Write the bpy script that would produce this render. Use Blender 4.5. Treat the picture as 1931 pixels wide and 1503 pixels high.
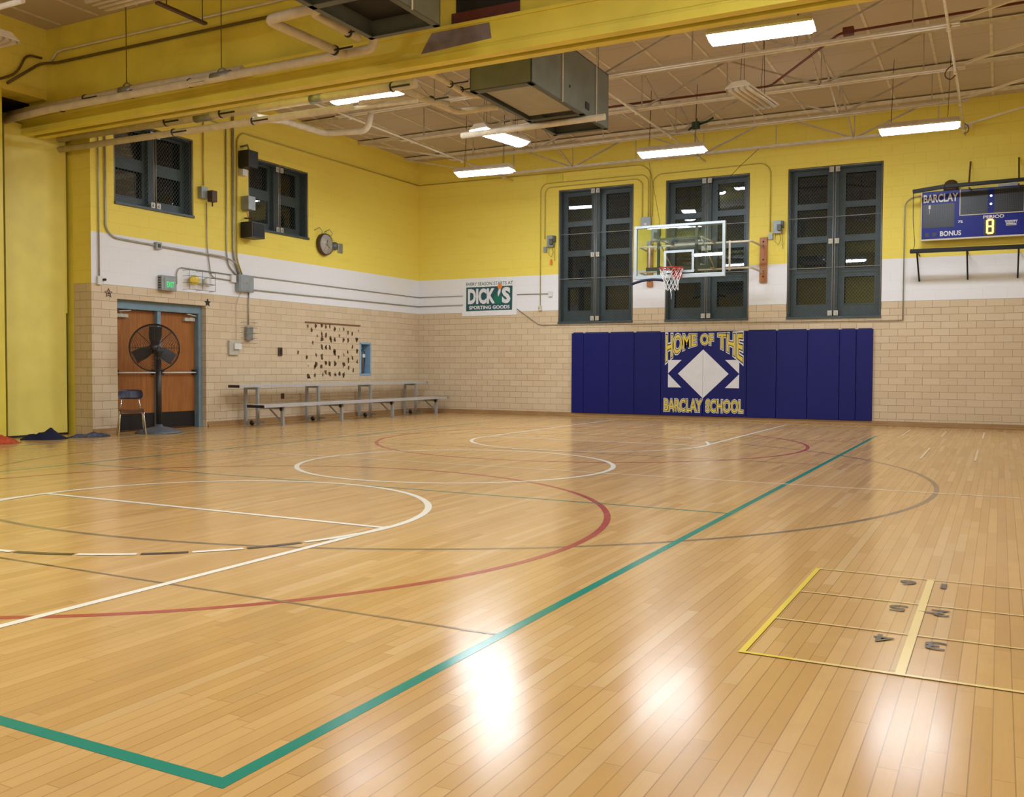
import bpy, bmesh, math, random
from mathutils import Vector, Matrix, noise
random.seed(7)
for o in list(bpy.data.objects): bpy.data.objects.remove(o)
SC = bpy.context.scene
COL = SC.collection
PI = math.pi

# ------------------------------------------------------------ camera
def make_camera():
    f, x, y, z, yaw, pit, rol = 1762.54, 12.928, -19.672, 1.114, math.radians(27.5914), math.radians(-1.8944), math.radians(.25105)
    fw = Vector((-math.sin(yaw)*math.cos(pit), math.cos(yaw)*math.cos(pit), math.sin(pit)))
    r = fw.cross(Vector((0, 0, 1))).normalized(); u = r.cross(fw)
    c, s = math.cos(rol), math.sin(rol)
    r2 = c*r + s*u; u2 = -s*r + c*u
    cam = bpy.data.cameras.new('camera'); o = bpy.data.objects.new('camera', cam); COL.objects.link(o)
    cam.sensor_fit = 'HORIZONTAL'; cam.sensor_width = 36; cam.lens = f/1931*36; cam.clip_start = .05; cam.clip_end = 200
    m = Matrix((r2, u2, -fw)).transposed().to_4x4(); m.translation = (x, y, z); o.matrix_world = m
    SC.camera = o
make_camera()
# ------------------------------------------------------------ world, exposure
W = bpy.data.worlds.new('night'); SC.world = W; W.use_nodes = True
W.node_tree.nodes['Background'].inputs[0].default_value = (.010, .012, .018, 1)
W.node_tree.nodes['Background'].inputs[1].default_value = 1
SC.view_settings.view_transform = 'Standard'; SC.view_settings.look = 'None'
SC.view_settings.exposure = 0.46; SC.view_settings.gamma = 1; SC.view_settings.use_curve_mapping = False
LAMP = 60.0          # radiance of every lit fixture lens

# ------------------------------------------------------------ material helpers
class NT:
    def __init__(s, name):
        s.m = bpy.data.materials.new(name); s.m.use_nodes = True; s.t = s.m.node_tree; s.t.nodes.clear()
        s.out = s.t.nodes.new('ShaderNodeOutputMaterial')
    def n(s, typ, **kw):
        nd = s.t.nodes.new('ShaderNode'+typ)
        for k, v in kw.items(): setattr(nd, k, v)
        return nd
    def l(s, a, b): s.t.links.new(a, b)
    def val(s, sock, v):
        if isinstance(v, (int, float)): sock.default_value = v
        elif isinstance(v, (tuple, list)): sock.default_value = (*v, 1) if len(v) == 3 and sock.type == 'RGBA' else v
        else: s.l(v, sock)
    def math(s, op, a, b=0, c=None):
        nd = s.n('Math', operation=op); s.val(nd.inputs[0], a); s.val(nd.inputs[1], b)
        if c is not None: s.val(nd.inputs[2], c)
        return nd.outputs[0]
    def mix(s, f, a, b, mode='MIX'):
        nd = s.n('Mix', data_type='RGBA', blend_type=mode); s.val(nd.inputs[0], f); s.val(nd.inputs[6], a); s.val(nd.inputs[7], b)
        return nd.outputs[2]
    def noise(s, scale, detail=3, vec=None, rough=.5):
        nd = s.n('TexNoise'); nd.inputs['Scale'].default_value = scale; nd.inputs['Detail'].default_value = detail; nd.inputs['Roughness'].default_value = rough
        if vec is not None: s.l(vec, nd.inputs['Vector'])
        return nd.outputs[0]
    def ramp(s, f, a, b):           # smooth 0..1 between a and b
        nd = s.n('MapRange'); nd.clamp = True; s.val(nd.inputs[0], f); nd.inputs[1].default_value = a; nd.inputs[2].default_value = b
        return nd.outputs[0]
    def pos(s): return s.n('NewGeometry').outputs['Position']
    def sep(s, v):
        nd = s.n('SeparateXYZ'); s.l(v, nd.inputs[0]); return nd.outputs
    def comb(s, x, y, z):
        nd = s.n('CombineXYZ'); s.val(nd.inputs[0], x); s.val(nd.inputs[1], y); s.val(nd.inputs[2], z); return nd.outputs[0]
    def wn(s, v, dim='3D'):
        nd = s.n('TexWhiteNoise', noise_dimensions=dim); s.val(nd.inputs['Vector' if dim != '1D' else 'W'], v); return nd.outputs
    def bump(s, h, dist, strength=1):
        nd = s.n('Bump'); s.l(h, nd.inputs['Height']); nd.inputs['Distance'].default_value = dist; nd.inputs['Strength'].default_value = strength
        return nd.outputs[0]
    def bsdf(s, col, rough=.5, metal=0, normal=None, spec=.5, coat=0, **kw):
        b = s.n('BsdfPrincipled'); s.val(b.inputs['Base Color'], col); s.val(b.inputs['Roughness'], rough); s.val(b.inputs['Metallic'], metal)
        b.inputs['Specular IOR Level'].default_value = spec; b.inputs['Coat Weight'].default_value = coat
        if normal is not None: s.l(normal, b.inputs['Normal'])
        s.l(b.outputs[0], s.out.inputs[0]); return b

def pm(name, col, rough=.5, metal=0, var=.10, scale=12, bump=0, spec=.5):
    t = NT(name)
    tc = t.n('TexCoord').outputs['Object']
    nz = t.noise(scale, 4, tc)
    dark = tuple(c*(1-var*1.6) for c in col)
    c = t.mix(t.ramp(nz, .3, .7), dark, col)
    nm = t.bump(t.noise(scale*6, 2, tc), bump) if bump else None
    t.bsdf(c, t.math('ADD', t.math('MULTIPLY', nz, .14), max(rough-.07, .02)), metal, nm, spec)
    return t.m

def emis(name, col, st):
    t = NT(name); e = t.n('Emission'); e.inputs[0].default_value = (*col, 1); e.inputs[1].default_value = st
    t.l(e.outputs[0], t.out.inputs[0]); return t.m

def glass(name, tint, refl=1.0):
    t = NT(name)
    tr = t.n('BsdfTransparent'); tr.inputs[0].default_value = (*tint, 1)
    gl = t.n('BsdfGlossy'); gl.inputs['Roughness'].default_value = .015; gl.inputs[0].default_value = (refl, refl, refl, 1)
    fr = t.n('Fresnel'); fr.inputs[0].default_value = 1.5
    mx = t.n('MixShader'); t.l(fr.outputs[0], mx.inputs[0]); t.l(tr.outputs[0], mx.inputs[1]); t.l(gl.outputs[0], mx.inputs[2])
    t.l(mx.outputs[0], t.out.inputs[0]); return t.m

YEL = (.84, .68, .11)
def wall_mat():
    t = NT('painted_block_wall'); p = t.pos(); X, Y, Z = t.sep(p)
    u = t.math('ADD', X, Y)
    # glazed tile below 2.44 m: courses .1355 m, units .305 m, running bond
    def bond(h, w):
        row = t.math('FLOOR', t.math('DIVIDE', Z, h))
        uu = t.math('ADD', t.math('DIVIDE', u, w), t.math('MULTIPLY', row, .5))
        fz = t.math('FRACT', t.math('DIVIDE', Z, h)); fu = t.math('FRACT', uu)
        ez = t.math('MULTIPLY', t.math('MINIMUM', fz, t.math('SUBTRACT', 1, fz)), h)
        eu = t.math('MULTIPLY', t.math('MINIMUM', fu, t.math('SUBTRACT', 1, fu)), w)
        return row, t.math('FLOOR', uu), ez, eu
    row, col, ez, eu = bond(.1355, .305)
    e = t.math('MINIMUM', ez, eu)
    rnd = t.wn(t.comb(row, col, 3.0))[0]
    joint = t.math('SUBTRACT', 1, t.ramp(e, .0018, .0042))
    lownoise = t.noise(.9, 3)
    low2 = t.noise(2.6, 4)
    tile = t.mix(rnd, (.610, .475, .310), (.670, .535, .365))
    tile = t.mix(t.math('MULTIPLY', t.ramp(low2, .45, .8), .25), tile, (.52, .36, .20))
    jcol = t.mix(t.ramp(t.noise(3.5, 2), .35, .65), (.28, .20, .12), (.46, .34, .21))
    tile = t.mix(joint, tile, jcol)
    # painted block above: courses .203, units .406
    row2, col2, ez2, eu2 = bond(.2033, .4066)
    e2 = t.math('MINIMUM', ez2, eu2)
    joint2 = t.math('SUBTRACT', 1, t.ramp(e2, .002, .007))
    streak = t.noise(1.0, 5, t.comb(t.math('MULTIPLY', u, 1.5), 0, t.math('MULTIPLY', Z, 5)), .6)
    grime = t.ramp(streak, .56, .82)
    yel = t.mix(t.math('MULTIPLY', grime, .22), YEL, (.50, .36, .05))
    yel = t.mix(t.math('MULTIPLY', t.ramp(lownoise, .4, .7), .12), yel, (.86, .72, .16))
    yel = t.mix(t.math('MULTIPLY', joint2, .10), yel, (.45, .32, .04))
    wht = t.mix(t.math('MULTIPLY', t.ramp(low2, .4, .75), .25), (.80, .80, .83), (.72, .71, .72))
    isw = t.math('GREATER_THAN', Z, 2.44); isy = t.math('MAXIMUM', t.math('GREATER_THAN', Z, 3.27), t.math('MULTIPLY', isw, t.math('LESS_THAN', X, -.004)))
    c = t.mix(isw, tile, wht); c = t.mix(isy, c, yel)
    h = t.mix(isw, t.mix(joint, (1, 1, 1), (0, 0, 0)), t.mix(joint2, (.8, .8, .8), (.35, .35, .35)))
    hs = t.sep(h)[0]
    hs = t.math('ADD', hs, t.math('MULTIPLY', t.noise(30, 3), t.math('MULTIPLY', isw, .35)))
    rough = t.math('ADD', t.math('MULTIPLY', isw, .22), .40)
    t.bsdf(c, rough, 0, t.bump(hs, .004, .8), .45)
    return t.m

def floor_mat():
    t = NT('maple_strip_floor'); X, Y, Z = t.sep(t.pos())
    w = .0572
    row = t.math('FLOOR', t.math('DIVIDE', X, w)); fx = t.math('FRACT', t.math('DIVIDE', X, w))
    r1 = t.wn(t.comb(row, 1.0, 0))[0]
    ln = t.math('ADD', .7, t.math('MULTIPLY', r1, .7))
    yy = t.math('ADD', t.math('DIVIDE', Y, ln), t.math('MULTIPLY', r1, 31))
    pid = t.math('FLOOR', yy); fy = t.math('FRACT', yy)
    r2 = t.wn(t.comb(row, pid, 5)); r3 = t.wn(t.comb(row, pid, 9))[0]
    ex = t.math('MULTIPLY', t.math('MINIMUM', fx, t.math('SUBTRACT', 1, fx)), w)
    ey = t.math('MULTIPLY', t.math('MINIMUM', fy, t.math('SUBTRACT', 1, fy)), ln)
    base = t.mix(r2[0], (.510, .290, .095), (.590, .355, .130))
    base = t.mix(t.math('MULTIPLY', t.math('GREATER_THAN', r3, .92), .32), base, (.37, .20, .07))
    base = t.mix(t.math('MULTIPLY', t.math('LESS_THAN', r3, .09), .35), base, (.66, .46, .23))
    grain = t.noise(1, 5, t.comb(t.math('MULTIPLY', X, 130), t.math('MULTIPLY', Y, 5), t.math('MULTIPLY', r3, 40)), .6)
    base = t.mix(t.math('MULTIPLY', t.ramp(grain, .35, .75), .22), base, (.44, .25, .09))
    mott = t.noise(7, 4, t.comb(X, t.math('MULTIPLY', Y, .7), 0))
    base = t.mix(t.math('MULTIPLY', t.ramp(mott, .52, .72), .22), base, (.42, .24, .095))
    wear = t.noise(.35, 3)
    base = t.mix(t.math('MULTIPLY', t.ramp(wear, .45, .65), .22), base, (.55, .345, .195))
    # seams: some open and dark, mostly towards the right-hand side of the hall
    gaprow = t.wn(t.comb(row, 77, 0))[0]
    openness = t.math('ADD', t.math('MULTIPLY', gaprow, .45), t.math('MULTIPLY', t.ramp(X, 9.5, 13.5), .45))
    seam = t.math('SUBTRACT', 1, t.ramp(ex, .0005, .0026))
    seam = t.math('MULTIPLY', seam, t.math('ADD', openness, .12))
    patch = t.ramp(t.noise(1.2, 3), .3, .6)
    seam = t.math('MULTIPLY', seam, t.math('ADD', t.math('MULTIPLY', patch, .5), .5))
    butt = t.math('MULTIPLY', t.math('SUBTRACT', 1, t.ramp(ey, .0006, .0022)), .4)
    seam = t.math('MINIMUM', t.math('MAXIMUM', seam, butt), 1)
    c = t.mix(seam, base, (.10, .045, .015))
    spots = t.n('TexVoronoi'); spots.inputs['Scale'].default_value = 1.1
    sp = t.math('LESS_THAN', spots.outputs['Distance'], .022)
    c = t.mix(t.math('MULTIPLY', sp, .75), c, (.09, .05, .03))
    rough = t.math('ADD', .10, t.math('MULTIPLY', t.noise(3, 4), .14))
    rough = t.math('ADD', rough, t.math('MULTIPLY', r2[0], .03))
    # every strip lies at a slightly different tilt, plus soft waviness
    tilt = t.math('MULTIPLY', fx, t.math('SUBTRACT', r3, .5))
    hgt = t.math('ADD', t.math('MULTIPLY', tilt, .14), t.math('MULTIPLY', t.noise(1.6, 2), .9))
    t.bsdf(c, rough, 0, t.bump(hgt, .0018, .32), .2)
    return t.m

def paint_mat(name, col, wear=.25):
    t = NT(name)
    nz = t.noise(9, 5, None, .65)
    X, Y, Z = t.sep(t.pos())
    strip = t.wn(t.comb(t.math('FLOOR', t.math('DIVIDE', X, .0572)), t.math('FLOOR', t.math('MULTIPLY', Y, .9)), 0))[0]
    c = t.mix(t.math('MULTIPLY', t.ramp(nz, .45, .85), wear), col, (.60, .38, .17))
    c = t.mix(t.math('MULTIPLY', strip, wear*.25), c, (.60, .38, .17))
    rough = t.math('ADD', .11, t.math('MULTIPLY', t.noise(3, 4), .14))
    t.bsdf(c, rough, 0, t.bump(t.math('MULTIPLY', t.noise(1.6, 2), .9), .0018, .32), .2)
    return t.m

def ceiling_mat():
    t = NT('painted_roof_deck')
    X, Y, Z = t.sep(t.pos())
    n1 = t.noise(1.3, 5, None, .6); n2 = t.noise(.5, 3)
    c = t.mix(t.ramp(n1, .3, .75), (.60, .51, .41), (.47, .39, .305))
    c = t.mix(t.math('MULTIPLY', t.ramp(n2, .55, .75), .5), c, (.40, .33, .25))
    fy = t.math('FRACT', t.math('DIVIDE', Y, .93)); seam = t.math('LESS_THAN', fy, .014)
    c = t.mix(t.math('MULTIPLY', seam, .5), c, (.22, .16, .10))
    t.bsdf(c, .8, 0, t.bump(t.noise(45, 3), .004, .6), .2)
    return t.m

def wood_mat(name, a, b, rough=.35, axis=2, scale=1.0):
    t = NT(name); X, Y, Z = t.sep(t.n('TexCoord').outputs['Object'])
    c3 = [t.math('MULTIPLY', v, (2.0 if i == axis else 26.0)*scale) for i, v in enumerate((X, Y, Z))]
    g = t.noise(1, 5, t.comb(*c3), .6); l = t.noise(3, 2, t.n('TexCoord').outputs['Object'])
    c = t.mix(t.ramp(g, .3, .7), a, b); c = t.mix(t.math('MULTIPLY', t.ramp(l, .35, .7), .45), c, a)
    t.bsdf(c, rough, 0, t.bump(g, .0006, .5), .5); return t.m

M = {}
M['wall'] = wall_mat(); M['floor'] = floor_mat(); M['ceil'] = ceiling_mat()
M['l_white'] = paint_mat('white_line_paint', (.82, .78, .66), .18)
M['l_thin'] = paint_mat('worn_white_line_paint', (.80, .66, .46), .5)
M['l_green'] = paint_mat('green_line_paint', (.006, .215, .150), .03)
M['l_red'] = paint_mat('red_line_paint', (.36, .045, .04), .25)
M['l_black'] = paint_mat('black_line_paint', (.045, .035, .03), .2)
M['l_blackworn'] = paint_mat('worn_dark_line_paint', (.17, .12, .07), .45)
M['l_yellow'] = paint_mat('yellow_line_paint', (.74, .56, .07), .25)
M['l_yellowworn'] = paint_mat('worn_yellow_line_paint', (.76, .58, .22), .55)
M['beam_y'] = pm('yellow_beam_paint', (.82, .68, .085), .42, 0, .10, 2.0, .0006)
M['panel_y'] = pm('pale_yellow_panel_paint', (.86, .74, .17), .5, 0, .08, 2.2, .0006)
M['slot'] = pm('dark_track_slot', (.10, .065, .015), .6)
M['cream'] = pm('cream_steel_paint', (.78, .69, .55), .5, 0, .15, 6)
M['pipewrap'] = pm('cream_pipe_wrap', (.70, .60, .44), .62, 0, .14, 7, .001)
M['joist'] = pm('cream_joist_paint', (.80, .71, .57), .5, 0, .12, 8)
M['web'] = pm('shaded_cream_paint', (.56, .48, .38), .6, 0, .2, 8)  # joist cream made darker: shade among the webs put into the colour
M['teal'] = pm('dark_teal_window_paint', (.050, .074, .079), .40, 0, .16, 10)
M['mesh'] = pm('dark_wire', (.12, .14, .14), .45, .6, .1, 20)
M['guardframe'] = pm('grey_guard_steel', (.36, .36, .35), .4, .4, .15, 12)
M['latch'] = pm('pale_latch_steel', (.60, .56, .48), .4, .3, .2, 30)
M['pane'] = glass('night_window_glass', (.80, .84, .86))
M['bglass'] = glass('backboard_glass', (.86, .93, .90))
M['night'] = pm('night_outside', (.004, .005, .006), .9)
M['pocketshade'] = pm('shaded_pocket_brown', (.13, .085, .035), .7)  # dark brown stands in for the shade inside the partition pocket
M['pad'] = pm('royal_blue_vinyl', (.004, .007, .125), .45, 0, .05, 3, .0008, .3)
M['padseam'] = pm('navy_seam', (.003, .005, .06), .6)
M['e_white'] = pm('white_vinyl_print', (.74, .74, .78), .5, 0, .04, 8)
M['e_black'] = pm('black_vinyl_print', (.012, .012, .02), .5)
M['e_yel'] = pm('yellow_vinyl_print', (.78, .60, .07), .5, 0, .06, 8)
M['galv'] = pm('galvanised_steel', (.34, .35, .33), .42, .55, .16, 9)
M['unit'] = pm('grey_green_unit_paint', (.200, .215, .190), .45, .15, .14, 4)
M['unitdark'] = pm('dark_grey_unit_trim', (.115, .125, .115), .5, .2, .12, 6)
M['unitpale'] = pm('pale_access_panel', (.40, .38, .30), .55, .05, .1, 4)
M['dark'] = pm('black_interior', (.012, .011, .010), .7)
M['conduit'] = pm('grey_conduit', (.42, .40, .34), .42, .45, .15, 10)
M['conduit_y'] = pm('yellow_painted_conduit', (.56, .44, .09), .5, .1, .14, 10)
M['conduit_o'] = pm('dark_olive_conduit', (.15, .10, .02), .55, .1, .14, 10)
M['ebox'] = pm('grey_electrical_box', (.33, .36, .37), .45, .3, .12, 10)
M['black'] = pm('black_plastic', (.016, .016, .018), .45, 0, .1, 12)
M['darkbrown'] = pm('dark_brown_metal', (.10, .055, .035), .55, .2, .15, 12)
M['redbrown'] = pm('red_brown_pipe', (.17, .038, .02), .5, .2, .15, 12)
M['white'] = pm('white_plastic', (.72, .72, .70), .45, 0, .06, 12)
M['steelblue'] = pm('blue_grey_frame_paint', (.20, .30, .37), .38, .1, .12, 6)
M['kick'] = pm('black_kick_plate', (.010, .009, .009), .4)
M['door'] = wood_mat('orange_brown_door_veneer', (.27, .095, .022), (.42, .165, .042), .30, 2)
M['post'] = wood_mat('orange_wood_post', (.33, .115, .03), (.47, .18, .055), .4, 2)
M['basewood'] = wood_mat('brown_base_wood', (.30, .165, .065), (.43, .26, .115), .4, 0)
M['strip'] = wood_mat('brown_wood_strip', (.16, .075, .03), (.24, .12, .05), .6, 1)
M['alu'] = pm('brushed_aluminium', (.60, .59, .58), .40, .35, .08, 14)
M['aluleg'] = pm('grey_bleacher_steel', (.42, .42, .41), .42, .3, .12, 12)
M['chrome'] = pm('chrome_steel', (.75, .76, .78), .15, 1, .04, 10)
M['navyplastic'] = pm('navy_chair_plastic', (.010, .014, .045), .32, 0, .05, 8)
M['brownseat'] = pm('brown_chair_seat', (.10, .045, .02), .4)
M['fan'] = pm('dark_fan_steel', (.050, .042, .038), .42, .4, .15, 12)
M['fanblade'] = pm('dark_fan_blade', (.030, .027, .026), .5, .1, .1, 8)
M['fanbase'] = pm('grey_fan_base', (.12, .14, .16), .45, .3, .12, 10)
M['navycloth'] = pm('navy_cloth', (.006, .007, .045), .9, 0, .4, 14, .004)
M['greycloth'] = pm('grey_blue_cloth', (.10, .11, .17), .9, 0, .5, 16, .004)
M['redcloth'] = pm('orange_red_cloth', (.62, .09, .025), .9, 0, .3, 14, .004)
M['rim'] = pm('red_rim_paint', (.52, .03, .022), .35, .1, .1, 12)
M['cord'] = pm('white_net_cord', (.72, .70, .70), .8, 0, .06, 30)
M['bframe'] = pm('grey_backboard_frame', (.42, .46, .48), .35, .2, .06, 10)
M['foam'] = pm('navy_foam', (.010, .014, .05), .7, 0, .1, 14, .002)
M['rail'] = pm('black_foam_rail', (.012, .012, .012), .5, 0, .2, 16, .002, .3)
M['glue'] = pm('brown_adhesive', (.14, .07, .025), .8, 0, .35, 40)
M['gluelt'] = pm('tan_adhesive', (.33, .22, .11), .8, 0, .35, 40)
M['sb_blue'] = pm('blue_scoreboard_face', (.010, .018, .24), .4, 0, .06, 5, 0, .25)
M['sb_cream'] = pm('cream_scoreboard_trim', (.68, .62, .46), .4)
M['bannerwhite'] = pm('white_banner_vinyl', (.82, .82, .84), .5, 0, .04, 6)
M['bannerteal'] = pm('dark_teal_print', (.012, .085, .095), .5, 0, .05, 8)
M['bannergreen'] = pm('green_print', (.005, .16, .10), .5, 0, .05, 8)
M['orange'] = pm('orange_print', (.85, .25, .03), .5)
M['greenmetal'] = pm('dark_green_metal', (.012, .055, .025), .5)
M['primer'] = pm('grey_primer_patch', (.25, .20, .20), .6, 0, .25, 6)
M['rust'] = pm('red_brown_panel', (.14, .030, .018), .6, 0, .2, 8)
M['bluetrim'] = pm('light_blue_trim', (.27, .45, .62), .4, 0, .06, 10)
M['exting'] = pm('dark_grey_cylinder', (.10, .09, .10), .35, .2, .1, 10)
M['clockface'] = pm('beige_clock_face', (.52, .48, .40), .5, 0, .1, 20)
M['lens'] = emis('lit_prismatic_lens', (.82, .905, 1.0), LAMP)
M['lensoff'] = pm('unlit_lens', (.62, .54, .42), .4, 0, .1, 10)
M['digit'] = emis('lit_amber_digit', (1.0, .48, .05), 7.0)
M['colon'] = emis('lit_white_dot', (.8, .87, 1.0), 2.2)
M['exit'] = emis('lit_green_sign', (.10, .75, .22), .75)
def dots_mat():
    t = NT('led_matrix_face'); X, Y, Z = t.sep(t.pos())
    fx = t.math('FRACT', t.math('DIVIDE', X, .030)); fz = t.math('FRACT', t.math('DIVIDE', Z, .030))
    e = t.math('MAXIMUM', t.math('LESS_THAN', fx, .2), t.math('LESS_THAN', fz, .2))
    t.bsdf(t.mix(e, (.006, .006, .009), (.035, .038, .06)), .4); return t.m
M['dots'] = dots_mat()

# ------------------------------------------------------------ mesh helpers
def wl(o):
    v = Vector((0, 0, 0))
    while o is not None: v += o.location; o = o.parent
    return v

class MB:
    def __init__(s): s.v = []; s.f = []; s.mi = []; s.sm = []
    def add(s, vs, fs, m=0, smooth=False):
        b = len(s.v); s.v += [tuple(p) for p in vs]
        for f in fs: s.f.append(tuple(b+i for i in f)); s.mi.append(m); s.sm.append(smooth)
        return s
    def box(s, x0, x1, y0, y1, z0, z1, m=0):
        x0, x1 = sorted((x0, x1)); y0, y1 = sorted((y0, y1)); z0, z1 = sorted((z0, z1))
        v = [(x, y, z) for x in (x0, x1) for y in (y0, y1) for z in (z0, z1)]
        return s.add(v, [(0, 1, 3, 2), (4, 6, 7, 5), (0, 4, 5, 1), (2, 3, 7, 6), (0, 2, 6, 4), (1, 5, 7, 3)], m)
    def bar(s, a, b, w, h, m=0, up=(0, 0, 1)):          # rectangular bar from a to b
        a, b = Vector(a), Vector(b); d = (b-a).normalized(); u = Vector(up)
        if abs(d.dot(u)) > .98: u = Vector((1, 0, 0))
        r = d.cross(u).normalized()*w/2; u = r.cross(d).normalized()*h/2
        v = [p+sx*r+sy*u for p in (a, b) for sx, sy in ((-1, -1), (1, -1), (1, 1), (-1, 1))]
        return s.add(v, [(0, 1, 2, 3), (7, 6, 5, 4), (0, 4, 5, 1), (1, 5, 6, 2), (2, 6, 7, 3), (3, 7, 4, 0)], m)
    def tube(s, pts, r, n=8, m=0, caps=True, closed=False):
        P = [Vector(p) for p in pts]; k = len(P); vs = []; fs = []
        T = []
        for i in range(k):
            a = P[(i-1) % k] if (closed or i > 0) else P[i]; b = P[(i+1) % k] if (closed or i < k-1) else P[i]
            T.append((b-a).normalized())
        nrm = T[0].orthogonal().normalized()
        for i in range(k):
            nrm = (nrm - T[i]*nrm.dot(T[i]))
            nrm = nrm.normalized() if nrm.length > 1e-6 else T[i].orthogonal().normalized()
            bi = T[i].cross(nrm); rr = r[i] if isinstance(r, (list, tuple)) else r
            for j in range(n):
                a = 2*PI*j/n; vs.append(P[i]+rr*(math.cos(a)*nrm+math.sin(a)*bi))
        L = k if closed else k-1
        for i in range(L):
            for j in range(n):
                q = ((i+1) % k)*n
                fs.append((i*n+j, i*n+(j+1) % n, q+(j+1) % n, q+j))
        s.add(vs, fs, m, n > 4)
        if caps and not closed:
            b = len(s.v)-len(vs)
            s.f.append(tuple(b+j for j in range(n))[::-1]); s.mi.append(m); s.sm.append(False)
            s.f.append(tuple(b+(k-1)*n+j for j in range(n))); s.mi.append(m); s.sm.append(False)
        return s
    def lathe(s, c, prof, n=24, m=0, ax=(0, 0, 1), smooth=True):    # prof: (radius, height along ax)
        c = Vector(c); ax = Vector(ax).normalized(); a = ax.orthogonal().normalized(); b = ax.cross(a); vs = []; fs = []
        for r, h in prof:
            for j in range(n):
                t = 2*PI*j/n; vs.append(c+ax*h+r*(math.cos(t)*a+math.sin(t)*b))
        for i in range(len(prof)-1):
            for j in range(n): fs.append((i*n+j, i*n+(j+1) % n, (i+1)*n+(j+1) % n, (i+1)*n+j))
        fs.append(tuple(range(n))[::-1]); fs.append(tuple((len(prof)-1)*n+j for j in range(n)))
        return s.add(vs, fs, m, smooth)
    def prism(s, pts, off, m=0):        # planar 3-D outline pushed along off
        n = len(pts); off = Vector(off); P = [Vector(p) for p in pts]
        return s.add(P+[p+off for p in P], [tuple(range(n)), tuple(range(2*n-1, n-1, -1))]+[(i, i+n, (i+1) % n+n, (i+1) % n) for i in range(n)], m)
    def build(s, name, mats, parent=None, origin=None, bevel=0, recalc=True):
        if not isinstance(mats, (list, tuple)): mats = [mats]
        me = bpy.data.meshes.new(name)
        if parent is not None: og = wl(parent)
        elif origin is not None: og = Vector(origin)
        else:
            xs, ys, zs = zip(*s.v); og = Vector(((min(xs)+max(xs))/2, (min(ys)+max(ys))/2, min(zs)))
        me.from_pydata([(p[0]-og.x, p[1]-og.y, p[2]-og.z) for p in s.v], [], s.f)
        for mm in mats: me.materials.append(mm)
        me.polygons.foreach_set('material_index', s.mi); me.polygons.foreach_set('use_smooth', s.sm)
        if recalc:
            bm = bmesh.new(); bm.from_mesh(me); bmesh.ops.recalc_face_normals(bm, faces=bm.faces); bm.to_mesh(me); bm.free()
        me.update()
        o = bpy.data.objects.new(name, me); COL.objects.link(o)
        if parent is not None: o.parent = parent
        else: o.location = og
        if bevel:
            b = o.modifiers.new('bevel', 'BEVEL'); b.width = bevel; b.segments = 2; b.limit_method = 'ANGLE'
        return o

def thing(name, label, cat, loc, group=None):
    o = bpy.data.objects.new(name, None); COL.objects.link(o); o.location = loc; o.empty_display_size = .1
    o['label'] = label; o['category'] = cat
    if group: o['group'] = group
    return o
def tag(o, label, cat, group=None):
    o['label'] = label; o['category'] = cat
    if group: o['group'] = group
    return o
def struct(o): o['kind'] = 'structure'; return o
def sroot(name, loc):
    o = bpy.data.objects.new(name, None); COL.objects.link(o); o.location = loc; return struct(o)
def copy_tree(o, parent=None):
    c = o.copy(); COL.objects.link(c); c.parent = parent
    for ch in o.children: copy_tree(ch, c)
    return c
def dup(o, d, label):
    c = copy_tree(o); c.location = o.location+Vector(d); c['label'] = label; return c
def fillet(pts, r, n=5):
    P = [Vector(p) for p in pts]; out = [P[0]]
    for i in range(1, len(P)-1):
        a, b, c = P[i-1], P[i], P[i+1]; d1 = (a-b); d2 = (c-b); q = min(r, d1.length*.45, d2.length*.45)
        p0 = b+d1.normalized()*q; p1 = b+d2.normalized()*q
        for k in range(n+1):
            t = k/n; out.append((1-t)**2*p0+2*t*(1-t)*b+t*t*p1)
    out.append(P[-1]); return out
def text_geo(txt, bold=0.0, res=3):
    cu = bpy.data.curves.new('t', 'FONT'); cu.body = txt; cu.size = 1; cu.offset = bold; cu.resolution_u = res; cu.fill_mode = 'FRONT'
    ob = bpy.data.objects.new('t', cu); COL.objects.link(ob)
    dg = bpy.context.evaluated_depsgraph_get(); me = bpy.data.meshes.new_from_object(ob.evaluated_get(dg))
    vs = [(v.co.x, v.co.y) for v in me.vertices]; fs = [tuple(p.vertices) for p in me.polygons]
    bpy.data.objects.remove(ob); bpy.data.curves.remove(cu); bpy.data.meshes.remove(me)
    return vs, fs
def put_text(mb, txt, x0, x1, z0, z1, fn, m=0, bold=0.0, grow=0.0, ref=0.0):
    """letters stretched into the box x0..x1, z0..z1; fn(u,v)->3-D point. grow = extra margin used by an outline layer"""
    vs0, _ = text_geo(txt, ref); vs, fs = text_geo(txt, bold)
    ax, bx = min(v[0] for v in vs0), max(v[0] for v in vs0); ay, by = min(v[1] for v in vs0), max(v[1] for v in vs0)
    mb.add([fn(x0+(x-ax)/(bx-ax)*(x1-x0), z0+(y-ay)/(by-ay)*(z1-z0)) for x, y in vs], fs, m)
def on_back(y): return lambda a, b: (a, y, b)

def holes_wall(mb, u0, u1, z0, z1, holes, put, m=0):
    us = sorted({u0, u1, *[h[0] for h in holes], *[h[1] for h in holes]}); zs = sorted({z0, z1, *[h[2] for h in holes], *[h[3] for h in holes]})
    for a, b in zip(us, us[1:]):
        runs = []
        for c, d in zip(zs, zs[1:]):
            if any(h[0] < (a+b)/2 < h[1] and h[2] < (c+d)/2 < h[3] for h in holes): continue
            if runs and abs(runs[-1][1]-c) < 1e-6: runs[-1][1] = d
            else: runs.append([c, d])
        for c, d in runs: put(mb, a, b, c, d)

RX, RY, CZ = 14.8, -20.9, 6.2
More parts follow.
